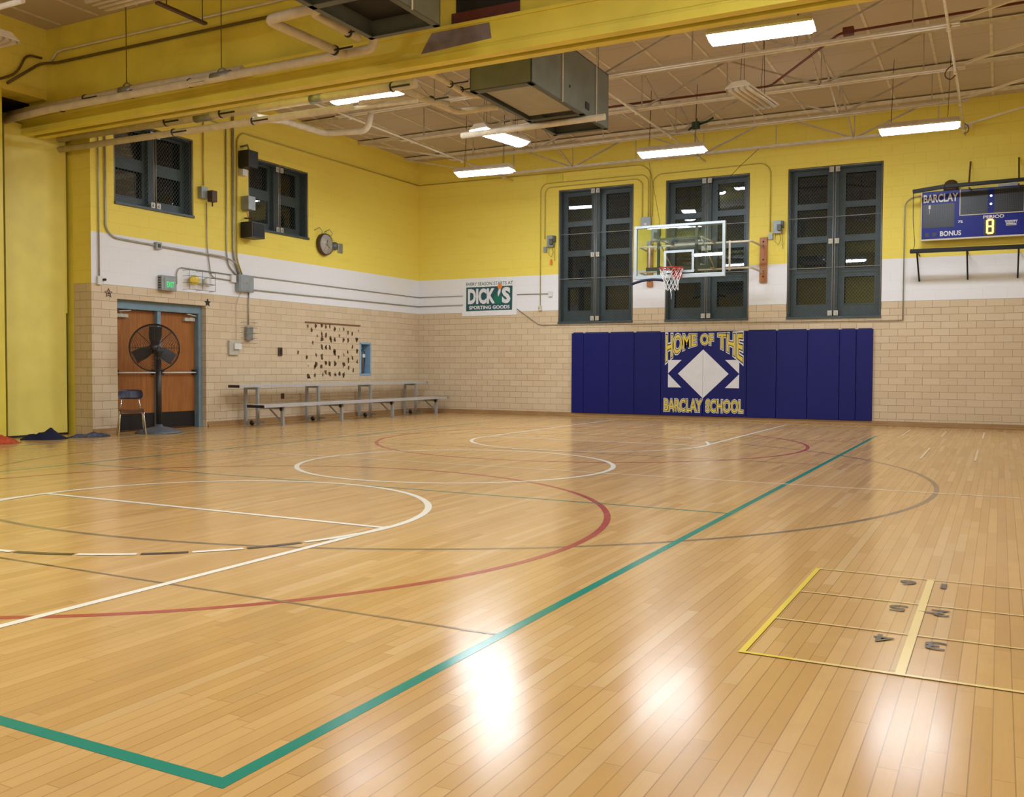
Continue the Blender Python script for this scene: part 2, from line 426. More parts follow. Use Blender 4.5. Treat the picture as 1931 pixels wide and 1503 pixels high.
# ------------------------------------------------------------ room shell
def build_floor():
    mb = MB(); mb.box(-1.6, RX+.3, RY-.3, .35, -.2, 0, 0)
    mats = [M['floor'], M['l_white'], M['l_thin'], M['l_green'], M['l_red'], M['l_black'], M['l_blackworn'], M['l_yellow'], M['l_yellowworn']]
    lay = [.0006]
    def up(): lay[0] += .00006; return lay[0]
    def rect(x0, x1, y0, y1, m):
        z = up(); mb.add([(x0, y0, z), (x1, y0, z), (x1, y1, z), (x0, y1, z)], [(0, 1, 2, 3)], m)
    def arc(cx, cy, r, w, m, a0=0, a1=360, clip=None):
        z = up(); n = max(4, int(abs(a1-a0)/2.5)); vs = []; fs = []
        for i in range(n+1):
            a = math.radians(a0+(a1-a0)*i/n)
            for rr in (r-w/2, r+w/2): vs.append((cx+rr*math.cos(a), cy+rr*math.sin(a), z))
        for i in range(n):
            q = [vs[2*i], vs[2*i+1], vs[2*i+3], vs[2*i+2]]
            if clip and not clip(sum(p[0] for p in q)/4, sum(p[1] for p in q)/4): continue
            fs.append((2*i, 2*i+1, 2*i+3, 2*i+2))
        mb.add(vs, fs, m)
    cx = 7.38; w = .05
    arc(cx, -10.46, 5.05, .045, 6, clip=lambda x, y: x > .2)
    arc(cx, -6.55, 3.19, .05, 4); arc(cx, -14.36, 3.19, .05, 4)
    # volleyball court in green
    rect(11.08, 11.13, -17.87, -3.03, 3); rect(3.63, 11.13, -17.87, -17.82, 3); rect(3.63, 3.68, -17.87, -3.03, 3)
    rect(3.63, 11.08, -12.57, -12.54, 3); rect(3.63, 11.08, -8.40, -8.37, 6); rect(7.0, 11.08, -16.285, -16.265, 6); rect(3.7, 11.08, -4.62, -4.60, 6)
    for a, b in ((7.7, 7.9), (8.15, 8.28)): rect(a, b, -16.285, -16.265, 5)
    # basketball: half line, circles, lanes
    rect(.75, RX-.9, -10.485, -10.445, 2)
    arc(cx, -10.43, 1.80, w+.005, 1); arc(cx, -6.5, 1.80, w, 1, 180, 360); arc(cx, -14.36, 1.80, w+.005, 1, 0, 360, clip=lambda x, y: y > -14.9)
    arc(cx, -6.5, 1.80, w, 1, 165, 180); arc(cx, -6.5, 1.80, w, 1, 0, 15)
    rect(cx-1.83, cx-1.78, -6.2, -.62, 1); rect(cx+1.76, cx+1.81, -6.2, -.62, 1)
    rect(cx-1.83, cx-1.78, -20.3, -14.3, 1); rect(cx+1.76, cx+1.81, -20.3, -14.3, 1)
    rect(cx-1.8, cx+1.8, -6.52, -6.47, 1); rect(cx-1.77, cx+1.77, -14.39, -14.34, 1)
    for k in range(0, 10, 2): arc(cx, -6.5, 1.77, .045, 1, 12+k*17, 12+k*17+15)
    bd = [187, 200, 214, 228, 241, 255, 268.5, 281.3, 294.3, 306.2, 315.5, 325.7, 337.5, 352]
    for k in range(13): arc(cx, -14.37, 1.79, .05, 1 if k % 2 == 0 else 5, bd[k], bd[k+1]-.7)
    # boundary lines near the walls
    rect(.80, .85, -20.3, -.62, 2); rect(.80, 13.95, -.66, -.61, 2); rect(13.9, 13.95, -20.3, -.61, 2)
    for x in (11.48, 12.08, 12.69): rect(x-.012, x+.012, -2.8, -1.2, 2)
    for x in (12.06, 12.67): rect(x-.012, x+.012, -7.0, -5.2, 2)
    # numbered yellow grid
    rect(12.035, 12.06, -16.02, -14.29, 7); rect(12.605, 12.64, -16.03, -14.31, 8)
    rect(12.035, 13.6, -16.04, -16.018, 8)
    rect(12.035, 12.25, -16.04, -16.018, 7)
    for y in (-14.3, -14.89, -15.46): rect(12.06, 13.6, y-.007, y+.007, 8)
    for ch, x, y in (('6', 12.52, -14.43), ('1', 12.69, -14.43), ('5', 12.525, -15.01), ('2', 12.705, -15.02), ('4', 12.52, -15.57), ('3', 12.715, -15.58)):
        z = up(); w2 = .014 if ch == '1' else .040
        put_text(mb, ch, -w2, w2, -.058, .058, lambda a, b: (x-a, y-b, z), 5, .01, 0, .01)
    z = up(); mb.add([(12.61, -15.02, z), (12.72, -15.01, z), (12.72, -15.03, z), (12.66, -15.04, z)], [(0, 1, 2, 3)], 6)
    o = mb.build('floor', mats, origin=(0, 0, 0), recalc=False); struct(o); return o
FLOOR = build_floor()

WINB = [(3.84, 5.66), (6.40, 8.22), (9.0, 10.82)]; WZ = (2.13, 5.19)
WINL = [(-9.04, -7.34), (-5.95, -4.19)]; LZ = (3.77, 5.17)
def build_shell():
    T = .4
    mb = MB(); holes_wall(mb, -.5, RX+T, 0, CZ, [(a, b, *WZ) for a, b in WINB], lambda q, a, b, c, d: q.box(a, b, 0, T, c, d))
    struct(mb.build('wall_back', M['wall'], origin=(0, 0, 0)))
    mb = MB(); holes_wall(mb, -9.49, 0, 0, CZ, [(*WINL[0], *LZ), (*WINL[1], *LZ), (-9.0, -7.06, -.01, 2.22), (-2.39, -2.03, .95, 1.645)],
                          lambda q, a, b, c, d: q.box(-.42, 0, a, b, c, d))
    mb.box(-.42, 0, -10.98, -9.49, 5.14, CZ)                 # above the partition pocket
    mb.box(-.42, 0, RY, -10.98, 0, CZ)
    wlf = struct(mb.build('wall_left', M['wall'], origin=(0, 0, 0)))
    # rest of the partition pocket
    mb = MB(); mb.box(-1.7, -1.6, -11.2, -9.3, 0, 5.3); mb.box(-1.6, -.42, -9.49, -9.39, 0, 5.3); mb.box(-1.6, -.42, -11.08, -10.98, 0, 5.3); mb.box(-1.6, -.42, -11.0, -9.45, 5.2, 5.3)
    struct(mb.build('trim_1', M['pocketshade'], origin=(-1, -10.2, 0)))
    mb = MB(); mb.box(RX, RX+T, RY, 0, 0, CZ); struct(mb.build('wall_right', M['wall'], origin=(0, 0, 0)))
    mb = MB(); mb.box(-.42, RX+T, RY-T, RY, 0, CZ); struct(mb.build('wall_front', M['wall'], origin=(0, 0, 0)))
    mb = MB(); mb.box(-.5, RX+T, RY-T, T, CZ, CZ+.25, 0)
    x = .4
    while x < RX:                                           # pale tee bars across the deck
        for y0, y1 in ((RY, -10.3), (-10.0, 0)): mb.box(x-.02, x+.02, y0, y1, CZ-.012, CZ, 1)
        x += .82
    struct(mb.build('ceiling', [M['ceil'], M['cream']], origin=(0, 0, 0)))
    # glue marks left on the tile wall
    SP = [(-4.22, 1.97, 0.029), (-4.1, 1.89, 0.03), (-3.96, 1.98, 0.038), (-3.76, 2.0, 0.029), (-3.63, 1.98, 0.034), (-3.49, 2.0, 0.032), (-3.32, 1.94, 0.036), (-3.16, 1.94, 0.019), (-3.0, 1.95, 0.025), (-2.85, 1.88, 0.029), (-2.7, 1.85, 0.029), (-2.47, 1.93, 0.017), (-3.76, 1.83, 0.029), (-3.62, 1.79, 0.038), (-3.76, 1.72, 0.043), (-3.47, 1.74, 0.04), (-3.45, 1.69, 0.038), (-3.32, 1.7, 0.032), (-3.16, 1.8, 0.025), (-3.01, 1.71, 0.034), (-2.85, 1.71, 0.038), (-2.53, 1.73, 0.043), (-4.06, 1.62, 0.027), (-3.91, 1.77, 0.019), (-3.76, 1.53, 0.038), (-3.62, 1.53, 0.042), (-3.49, 1.53, 0.034), (-3.33, 1.46, 0.038), (-3.33, 1.41, 0.038), (-2.69, 1.57, 0.03), (-2.86, 1.44, 0.027), (-2.52, 1.47, 0.04), (-3.95, 1.37, 0.025), (-3.76, 1.33, 0.042), (-4.26, 1.32, 0.034), (-3.19, 1.33, 0.027), (-3.0, 1.39, 0.023), (-2.84, 1.29, 0.036), (-2.7, 1.31, 0.034), (-2.52, 1.23, 0.03), (-3.63, 1.2, 0.036), (-3.5, 1.19, 0.042), (-3.31, 1.19, 0.046), (-3.01, 1.17, 0.044), (-3.96, 1.16, 0.046), (-4.0, 1.1, 0.029), (-3.78, 1.12, 0.029), (-2.83, 1.1, 0.036), (-2.67, 1.03, 0.032), (-3.64, 1.0, 0.038), (-3.73, 0.94, 0.03), (-3.5, 0.95, 0.038), (-3.3, 0.94, 0.03), (-3.16, 0.96, 0.034), (-3.01, 0.94, 0.038), (-4.19, 0.91, 0.044), (-3.99, 0.93, 0.03), (-2.84, 1.23, 0.029), (-4.53, 1.41, 0.025), (-4.21, 1.13, 0.015)]
    mb = MB(); rr = random.Random(3)
    for y, z, s in SP:
        n = 11; pts = []; s *= 1.35; w = rr.uniform(.65, 1.05); lean = rr.uniform(-.5, .5)
        for i in range(n):
            a = 2*PI*i/n; r = s*rr.uniform(.45, 1.15); dz = math.sin(a)*r*1.25
            pts.append((.004, y+math.cos(a)*r*w+lean*dz*.3, z+dz))
        mb.prism(pts, (-.0035, 0, 0), 0 if s > .027 else 1)
        if s > .03:
            for q in range(2):
                yy, zz, r = y+rr.uniform(-.03, .03), z+rr.uniform(-.05, .05), s*.3
                mb.prism([(.004, yy+math.cos(a)*r, zz+math.sin(a)*r) for a in (0, 1, 2, 3, 4, 5)], (-.0035, 0, 0), 1)
    g = mb.build('adhesive_marks', [M['glue'], M['gluelt']], wlf); g['kind'] = 'stuff'; g['label'] = 'brown adhesive marks scattered on the tile wall'
    # base boards
    mb = MB(); mb.box(0, RX, -.022, 0, .0, .095); mb.box(0, RX, -.045, -.022, 0, .035); struct(mb.build('baseboard_back', M['basewood'], origin=(7, -.02, 0), bevel=.004))
    mb = MB()
    for a, b in ((-9.49, -9.02), (-7.04, -.05)): mb.box(0, .022, a, b, 0, .095); mb.box(.022, .045, a, b, 0, .035)
    struct(mb.build('baseboard_left', M['basewood'], origin=(.02, -4, 0), bevel=.004))
    # yellow jamb next to the partition pocket
    mb = MB(); mb.box(-.43, .012, -13.2, -10.975, 0, 5.14); struct(mb.build('trim_4', M['beam_y'], origin=(0, -12, 0)))
    mb = MB(); mb.box(-.58, -.42, -9.50, -9.2, 0, 5.14); struct(mb.build('trim_2', M['beam_y'], origin=(-.5, -9.4, 0)))
build_shell()

# ------------------------------------------------------------ partition beam, bulkhead and parked partition
def build_beam():
    mb = MB()
    mb.box(-.42, RX, -10.24, -10.04, 4.95, CZ, 0)                 # bulkhead web
    mb.box(-1.2, RX, -10.30, -10.24, 4.70, 5.06, 0); mb.box(-1.2, RX, -10.04, -9.98, 4.70, 5.06, 0)
    mb.box(-1.2, RX, -10.24, -10.04, 4.90, 4.95, 1)               # bottom of the track slot
    mb.box(-1.2, RX, -10.31, -10.19, 4.66, 4.70, 0); mb.box(-1.2, RX, -10.09, -9.97, 4.66, 4.70, 0)
    mb.box(-1.2, RX, -10.325, -10.30, 4.66, 4.755, 0); mb.box(-1.2, RX, -10.31, -10.30, 4.79, 4.80, 0)
    mb.box(-.42, RX, -10.33, -10.30, 5.03, 5.07, 0)
    o = mb.build('trim_3', [M['beam_y'], M['slot']], origin=(7, -10.1, 4.66), bevel=.005); struct(o)
    mb = MB(); mb.box(7.25, 8.08, -10.25, -10.238, 5.20, 5.75); mb.build('dark_opening', M['dark'], o)
    mb = MB(); mb.box(7.2, 8.08, -10.27, -10.24, 5.08, 5.21); mb.build('rust_panel', M['rust'], o)
    mb = MB(); mb.prism([(6.8, -10.304, 4.80), (7.75, -10.304, 4.84), (7.72, -10.304, 5.02), (6.95, -10.304, 5.02)], (0, .006, 0)); mb.build('primer_patch', M['primer'], o)
    t = thing('folding_partition', 'tall yellow end panel of the folding partition parked at the left wall', 'partition', (-.55, -10.1, 0))
    mb = MB(); mb.box(-.60, -.50, -10.60, -9.57, .03, 4.83); mb.box(-.60, -.50, -9.575, -9.545, 1.96, 4.78); mb.build('end_panel', M['panel_y'], t, bevel=.006)
    mb = MB(); mb.box(-.585, -.505, -10.60, -9.56, .0, .035); mb.build('bottom_seal', M['black'], t)
    mb = MB()
    for k in range(5):
        x = -.68-k*.11; mb.box(x-.03, x+.03, -10.55, -9.65, .05, 4.8)
    mb.build('folded_panel', M['pocketshade'], t)
build_beam()

# ------------------------------------------------------------ windows
def wire_guard(root, U0, U1, z0, z1, P, cross, latches, pitch=.062):
    """two hinged mesh leaves; P(u, depth, z) -> world point (depth from the room-side wall face)"""
    mid = (U0+U1)/2
    for k, (a, b) in enumerate(((U0+.012, mid-.012), (mid+.012, U1-.012))):
        mb = MB(); r = .009
        d = .012
        def seg(p, q, rr=r): mb.tube([P(*p), P(*q)], rr, 6)
        lo, hi = z0+.02, z1-.02
        for q in (a+r, b-r): seg((q, d, lo), (q, d, hi))
        for z in (lo, hi): seg((a, d, z), (b, d, z))
        for z in cross: seg((a, d, z), (b, d, z), .008)
        fr = mb.build('guard_leaf', M['guardframe'], root)
        wm = MB(); w = .0021; dd = .020; H = hi-lo; Wd = b-a
        for sgn in (1, -1):
            n0 = -int(H/pitch)-1; n1 = int(Wd/pitch)+2
            for i in range(n0, n1+int(H/pitch)+1):
                c = a+i*pitch     # line u = c + sgn*(z-lo)*.82
                sl = .82
                za, zb = lo, hi
                # clip on u range
                if sgn > 0: lo_z = max(lo, lo+(a-c)/sl); hi_z = min(hi, lo+(b-c)/sl)
                else: lo_z = max(lo, lo+(c-b)/sl); hi_z = min(hi, lo+(c-a)/sl)
                if hi_z-lo_z < .01: continue
                p = P(c+sgn*(lo_z-lo)*sl, dd+sgn*.001, lo_z); q = P(c+sgn*(hi_z-lo)*sl, dd+sgn*.001, hi_z)
                wm.bar(p, q, w*1.3, w*1.3)
        wm.build('wire_mesh', M['mesh'], fr, recalc=False)
        lm = MB()
        for z in latches:
            e = (b-.09, b-.005) if k == 0 else (a+.005, a+.09)
            pts = [P(e[0], .001, z-.05), P(e[1], .001, z-.05), P(e[1], .001, z+.05), P(e[0], .001, z+.05)]
            nrm = Vector(P(0, -.012, 0))-Vector(P(0, 0, 0)); lm.prism(pts, nrm)
            lm.tube([Vector(P((e[0]+e[1])/2, -.014, z)), Vector(P((e[0]+e[1])/2, -.035, z))], .012, 8)
            lm.bar(P((e[0]+e[1])/2, -.03, z-.03), P((e[0]+e[1])/2, -.03, z+.03), .012, .012)
        lm.build('latch', M['latch'], fr)

def pbox(mb, P, u0, u1, d0, d1, z0, z1, m=0):
    a = P(u0, d0, z0); b = P(u1, d1, z1); mb.box(a[0], b[0], a[1], b[1], a[2], b[2], m)

def window(name, U0, U1, z0, z1, P, panes, loc, cross, latches, depth=.16, tilt={}):
    root = sroot(name, loc)
    # frame: everything around the panes is solid wood, in depth .16-.24
    mb = MB(); holes_wall(mb, U0+.001, U1-.001, z0+.001, z1-.001, panes, lambda q, a, b, c, d: pbox(q, P, a, b, depth+.02, depth+.035, c, d))
    mid = (U0+U1)/2
    pbox(mb, P, U0, U0+.05, .04, depth+.02, z0, z1); pbox(mb, P, U1-.05, U1, .04, depth+.02, z0, z1)
    pbox(mb, P, U0, U1, .04, depth+.02, z1-.05, z1); pbox(mb, P, mid-.07, mid+.07, depth-.06, depth+.02, z0, z1)
    fr = mb.build('window_frame', M['teal'], root)
    mb = MB(); pbox(mb, P, U0+.0, U1-.0, -.035, depth, z0, z0+.045); mb.build('window_sill', M['teal'], root, bevel=.004)
    for i, (a, b, c, d) in enumerate(panes):
        sh = MB(); w = .022                                       # raised moulding round each pane
        for q in ((a-w, b+w, c-w, c), (a-w, b+w, d, d+w), (a-w, a, c, d), (b, b+w, c, d)): pbox(sh, P, q[0], q[1], depth+.008, depth+.02, q[2], q[3])
        s = sh.build('sash', M['teal'], root)
        pn = MB(); tu, tz = tilt.get(i, (0, 0)); uc, zc, dc = (a+b)/2, (c+d)/2, depth+.085
        v8 = [P(u, dc+e+(u-uc)*tu+(z-zc)*tz, z) for u in (a-.015, b+.015) for e in (0, .005) for z in (c-.015, d+.015)]
        pn.add(v8, [(0, 1, 3, 2), (4, 6, 7, 5), (0, 4, 5, 1), (2, 3, 7, 6), (0, 2, 6, 4), (1, 5, 7, 3)]); pn.build('pane', M['pane'], s)
    mb = MB(); pbox(mb, P, U0, U1, depth+.17, depth+.19, z0, z1); mb.build('night_backing', M['night'], root)
    wire_guard(root, U0, U1, z0, z1, P, cross, latches)
    return root
for i, (a, b) in enumerate(WINB):
    P = lambda u, d, z: (u, d, z)
    L, R = (a+.16, a+.75), (a+1.10, a+1.67); k = a-3.84
    pn = [(x0, x1, zz0, zz1) for x0, x1 in (L, R) for zz0, zz1 in ((4.48, 5.05), (3.81, 4.36), (3.14, 3.68), (2.43, 2.97))]
    window('window_%d' % (i+1), a, b, *WZ, P, pn, ((a+b)/2, 0, WZ[0]), (4.17, 3.155), (5.11, 3.68, 2.24), tilt=[{0: (.125, -.063)}, {0: (.03, -.045), 1: (.03, -.033), 4: (.005, -.087), 6: (.0, -.002)}, {}][i])
for i, (a, b) in enumerate(WINL):
    P = lambda u, d, z: (-d, u, z)
    pn = [(x0, x1, zz0, zz1) for x0, x1 in ((a+.14, a+.72), (a+1.02, a+1.56)) for zz0, zz1 in ((4.62, 5.08), (3.97, 4.42))]
    window('window_%d' % (i+4), a, b, *LZ, P, pn, (0, (a+b)/2, LZ[0]), (), (5.06, 3.86), tilt=[{}, {1: (-.16, -.03)}][i])

# ------------------------------------------------------------ double door in the left wall
def build_door():
    root = sroot('door_1', (-.2, -8.03, 0))
    y0, y1 = -9.0, -7.06; zt = 2.22
    mb = MB()
    mb.box(-.30, -.10, y0, y1, 2.07, zt); mb.box(-.30, -.10, y1-.085, y1, 0, 2.07); mb.box(-.30, -.10, y0, y0+.06, 0, 2.07)
    mb.box(-.27, -.12, -8.065, -7.985, 0, 2.07)
    mb.build('door_frame', M['steelblue'], root, bevel=.004)
    mb = MB(); mb.box(-.40, -.32, y0, y1, 0, zt); mb.build('door_backing', M['dark'], root)
    for a, b, s in ((y0+.062, -8.067, 1), (-7.983, y1-.087, -1)):
        mb = MB(); mb.box(-.25, -.205, a, b, .01, 2.065); lf = mb.build('door_leaf', M['door'], root, bevel=.003)
        mb = MB(); mb.box(-.206, -.2, a+.01, b-.01, .02, .30); mb.build('kick_plate', M['kick'], lf)
        mb = MB(); mb.tube([(-.14, a+.03, 1.0), (-.14, b-.03, 1.0)], .014, 8); mb.box(-.205, -.13, a+.02, a+.07, .96, 1.05, 1); mb.box(-.205, -.13, b-.07, b-.02, .96, 1.05, 1)
        mb.build('push_bar', [M['white'], M['black']], lf)
        c = a+.16 if s > 0 else b-.16
        mb = MB(); mb.box(-.205, -.14, c-.12, c+.12, 1.93, 1.99); mb.tube([(-.16, c, 1.99), (-.10, c-.1*s, 2.03), (-.08, c+.12*s, 2.05)], .012, 6); mb.build('door_closer', M['latch'], lf, bevel=.003)
build_door()

# ------------------------------------------------------------ roof joists
def build_joists():
    ys = [-.6, -2.45, -4.35, -6.3, -8.2]
    proto = None
    words = ['first from the scoreboard wall', 'second from the scoreboard wall', 'third from the scoreboard wall', 'fourth from the scoreboard wall', 'fifth from the scoreboard wall, nearest the yellow beam']
    for i, y in enumerate(ys):
        if proto is None:
            t = proto = thing('roof_joist', '', 'joist', (7.4, y, 5.53), 'open web joists under the roof deck')
            mb = MB(); zb = 5.53; xa, xb = 2.42, 12.38
            mb.box(xa, xb, y-.072, y-.008, zb, zb+.010); mb.box(xa, xb, y-.016, y-.008, zb, zb+.05)
            mb.box(xa, xb, y+.008, y+.072, zb, zb+.010); mb.box(xa, xb, y+.008, y+.016, zb, zb+.05)
            mb.build('bottom_chord', M['joist'], t)
            mb = MB(); zt = CZ-.03
            mb.box(.02, RX-.02, y-.06, y-.008, zt-.008, zt); mb.box(.02, RX-.02, y-.016, y-.008, zt-.055, zt)
            mb.box(.02, RX-.02, y+.008, y+.06, zt-.008, zt); mb.box(.02, RX-.02, y+.008, y+.016, zt-.055, zt)
            mb.build('top_chord', M['joist'], t)
            mb = MB(); nb = [4.45, 7.4, 10.35]; nt = [2.98, 5.92, 8.87, 11.82]
            def w(x0, z0, x1, z1, ww=.022): mb.bar((x0, y, z0), (x1, y, z1), ww, ww, up=(0, 1, 0))
            for x in nb:
                w(x, zb+.02, x-1.47, zt-.03, .028); w(x, zb+.02, x+1.47, zt-.03, .028); w(x, zb+.02, x, zt-.02, .016)
            for x in nt: w(x, zb+.02, x, zt-.02, .018)
            mb.build('web_bar', M['web'], t)
            for xo, xi in ((.05, 2.55), (RX-.05, RX-2.55)):
                mb = MB(); mb.bar((xi, y, zb+.04), (xo, y, zt-.04), .05, .03); mb.build('end_strut', M['joist'], t)
        else:
            t = copy_tree(proto); t.location.y = y
        t['label'] = 'cream painted open-web steel roof joist, '+words[i]
    # bridging
    for x, lab in ((2.70, 'left-hand'), (7.30, 'middle, beside the heating unit'), (12.25, 'right-hand')):
        mb = MB(); mb.tube([(x, -9.9 if x != 7.30 else -6.38, 5.50), (x, -.12, 5.50)], .020, 8)
        for y in ys:
            if x != 7.30 or y > -6.35: mb.tube([(x, y, 5.525), (x, y, 5.46)], .028, 6)
        tag(mb.build('bridging_pipe', M['joist']), 'cream pipe run lengthwise under the joists, %s one of three' % lab, 'pipe', 'lengthwise pipes under the joists')
    k = 0
    for x in (4.45, 7.42, 10.33):
        for a, b in zip(ys[1:], ys[:-1]):
            if x == 7.42 and a < -5: continue
            mb = MB(); e = .03; mb.bar((x, a+e, 6.13), (x, b-e, 5.56), .028, .028); mb.bar((x+.05, b-e, 6.13), (x+.05, a+e, 5.56), .02, .02)
            where = {4.45: 'in the left-hand row', 7.42: 'in the middle row', 10.33: 'in the right-hand row'}[x]
            which = ['joists one and two from far wall', 'joists two and three from far wall', 'joists three and four from far wall', 'joists four and five from far wall'][ys.index(b)]
            tag(mb.build('cross_brace', M['web']), 'steel braces %s, %s' % (where, which), 'brace', 'cross braces between the roof joists')
build_joists()

# ------------------------------------------------------------ light fixtures
def fixture(loc, rot, label, lit=True, cable=True):
    t = thing('ceiling_light', label, 'ceiling light', (0, 0, 0), 'long lit ceiling lights' if lit else 'unlit ceiling lights')
    Lh, Wh = .60, .19
    mb = MB()
    mb.add([(-Lh, -Wh, .05), (Lh, -Wh, .05), (Lh, Wh, .05), (-Lh, Wh, .05), (-Lh+.02, -.10, .13), (Lh-.02, -.10, .13), (Lh-.02, .10, .13), (-Lh+.02, .10, .13)],
           [(4, 5, 6, 7), (0, 1, 5, 4), (1, 2, 6, 5), (2, 3, 7, 6), (3, 0, 4, 7)])
    for a, b in ((-Wh, -Wh+.004), (Wh-.004, Wh)): mb.box(-Lh, Lh, a, b, .022, .05)
    for a, b in ((-Lh, -Lh+.01), (Lh-.01, Lh)): mb.box(a, b, -Wh, Wh, .038, .05)
    mb.build('housing', M['cream'], t, recalc=True)
    if lit:
        mb = MB(); vs = []; n = 10
        for xx, sc in ((-Lh+.012, .5), (-Lh+.04, 1), (Lh-.04, 1), (Lh-.012, .5)):
            for i in range(n+1):
                a = PI*i/n; vs.append((xx, -math.cos(a)*(Wh-.004)*(.93 if sc < 1 else 1)*(1-.22*math.sin(a)), .040-math.sin(a)**.8*.080*sc))
        fs = [(r*(n+1)+i, r*(n+1)+i+1, (r+1)*(n+1)+i+1, (r+1)*(n+1)+i) for r in range(3) for i in range(n)]
        fs += [tuple(range(n+1)), tuple(3*(n+1)+i for i in range(n+1))]
        mb.add(vs, fs, 0, True); mb.build('lens', M['lens'], t)
    else:
        for k in range(4):
            c = -.13+.087*k; mb = MB(); vs = [(x, c+math.cos(a)*.035, .045-math.sin(a)*.05+.0) for x in (-Lh+.02, Lh-.02) for a in [PI*i/6 for i in range(7)]]
            mb.add(vs, [(i, i+1, i+8, i+7) for i in range(6)]+[tuple(range(7)), tuple(range(7, 14))], 0, True); mb.build('reflector_fin', M['lensoff'], t)
    if cable:
        for x in (-.42, .42):
            mb = MB(); mb.tube([(x, -.03, .13), (x+.03, 0, CZ-loc[2]-.04)], .004, 5); mb.tube([(x, .03, .13), (x+.03, 0, CZ-loc[2]-.04)], .004, 5); mb.build('hanger', M['darkbrown'], t)
    t.location = loc; t.rotation_euler = (0, 0, math.radians(rot)); return t
fixture((10.38, -8.62, 4.98), 4, 'bright ceiling light nearest the camera, right of the yellow beam and overhead')
fixture((4.80, -8.68, 4.98), 0, 'bright ceiling light among the heating pipes, just beyond the yellow beam')
fixture((5.42, -5.75, 4.96), 80, 'bright ceiling light turned lengthwise, left of and below the grey heating unit')
fixture((3.72, -3.30, 4.99), 4, 'bright ceiling light in the far left corner near the banner')
fixture((7.60, -3.30, 4.99), 3, 'bright ceiling light in front of the middle window, above the backboard')
fixture((11.68, -3.12, 4.99), 2, 'bright ceiling light at far right above the scoreboard end')
fixture((9.62, -5.75, 5.06), 83, 'unlit beige four-lamp ceiling light hanging under the joists', lit=False)
for x, y, lab in ((4.1, -15.3, 'left front'), (8.0, -15.2, 'middle front'), (11.7, -12.6, 'right, nearest the beam'), (8.0, -18.8, 'middle rear'), (11.9, -17.2, 'right rear')):
    fixture((x, y, 4.98), 2, 'bright ceiling light in the camera half of the hall, '+lab)
fixture((4.10, -12.16, 5.28), 0, 'unlit beige ceiling light at the top edge, before the yellow beam', lit=False)
fixture((1.64, -12.42, 5.02), 0, 'unlit beige ceiling light cut off by the left edge of the picture', lit=False)
# ---- objects ----
# ------------------------------------------------------------ wall pads with the printed emblem
def pad_panel(name, label, x0, x1, group='plain blue wall pads'):
    t = thing(name, label, 'wall pad', ((x0+x1)/2, -.028, .09), group)
    mb = MB(); mb.box(x0+.003, x1-.003, -.055, -.001, .09, 1.905); mb.build('padding', M['pad'], t, bevel=.010)
    for za, zb in ((.062, .09), (1.905, 1.925)): mb = MB(); mb.box(x0+.03, x1-.03, -.008, -.001, za, zb); mb.build('fixing_strip', M['padseam'], t)
    return t
PE = [4.205, 4.50, 5.12, 5.72, 6.34]; PR = [8.21, 8.82, 9.44, 10.06, 10.375, 10.69]
PLAB = ['narrow plain blue wall pad at the left end of the row', 'plain blue wall pad, second from the left end', 'plain blue wall pad, third from the left end', 'plain blue wall pad touching the left side of the emblem pad']
for i in range(4): pad_panel('wall_pad', PLAB[i], PE[i], PE[i+1])
RLAB = ['plain blue wall pad touching the right side of the emblem pad', 'plain blue wall pad with a small white scuff, second right of the emblem', 'plain blue wall pad, third right of the emblem', 'narrow plain blue wall pad, second from the right end', 'narrow plain blue wall pad at the right end of the row']
for i in range(5): pad_panel('wall_pad', RLAB[i], PR[i], PR[i+1])
def emblem_pad():
    t = thing('wall_pad', 'wide blue wall pad printed with yellow lettering and a white diamond emblem', 'wall pad', (7.275, -.028, .09))
    mb = MB(); mb.box(6.343, 7.274, -.055, -.001, .09, 1.905); mb.box(7.278, 8.207, -.055, -.001, .09, 1.905); mb.build('padding', M['pad'], t, bevel=.010)
    Y = -.0565
    def P(a, b): return (a, Y, b)
    mb = MB()
    def poly(pts, m=0): mb.add([(a, Y, b) for a, b in pts], [tuple(range(len(pts)))], m)
    cx, cz = 7.283, 1.0
    poly([(cx, 1.52), (cx-.552, cz), (cx, .475), (cx+.552, cz)])
    for s in (-1, 1):
        xo = cx+s*.775; xi = cx+s*.475
        poly([(xo, 1.295), (xi, 1.295), (xo, 1.005)]); poly([(xo, .70), (xi, .70), (xo, .995)])
    mb.build('diamond_print', M['e_white'], t, recalc=False)
    mb = MB(); mb.box(7.2745, 7.2775, Y-.001, -.03, .5, 1.5); mb.build('centre_seam', M['padseam'], t)
    def arch(a, b, top=1.845):       # warp: flat top, arched foot
        k = abs(a-7.29)/.865; foot = 1.625-.405*k**1.9; return top-(top-foot)*(1-b)
    for lay, (m, bold, dy) in enumerate((('e_white', .085, 0), ('e_black', .045, .0008), ('e_yel', .012, .0016))):
        mb = MB()
        for wd, a, b in (('HOME', 6.455, 7.135), ('OF', 7.225, 7.50), ('THE', 7.60, 8.125)):
            put_text(mb, wd, a, b, 0, 1, lambda u, v: (u, Y-.0006-dy, arch(u, v)), 0, bold, 0, .012)
        mb.build('arched_lettering', M[m], t, recalc=False); mb = MB()
        for wd, a, b in (('BARCLAY', 6.425, 7.265), ('SCHOOL', 7.355, 8.145)):
            put_text(mb, wd, a, b, .185, .445, lambda u, v: (u, Y-.0006-dy, v), 0, bold, 0, .012)
        mb.build('straight_lettering', M[m], t, recalc=False)
emblem_pad()

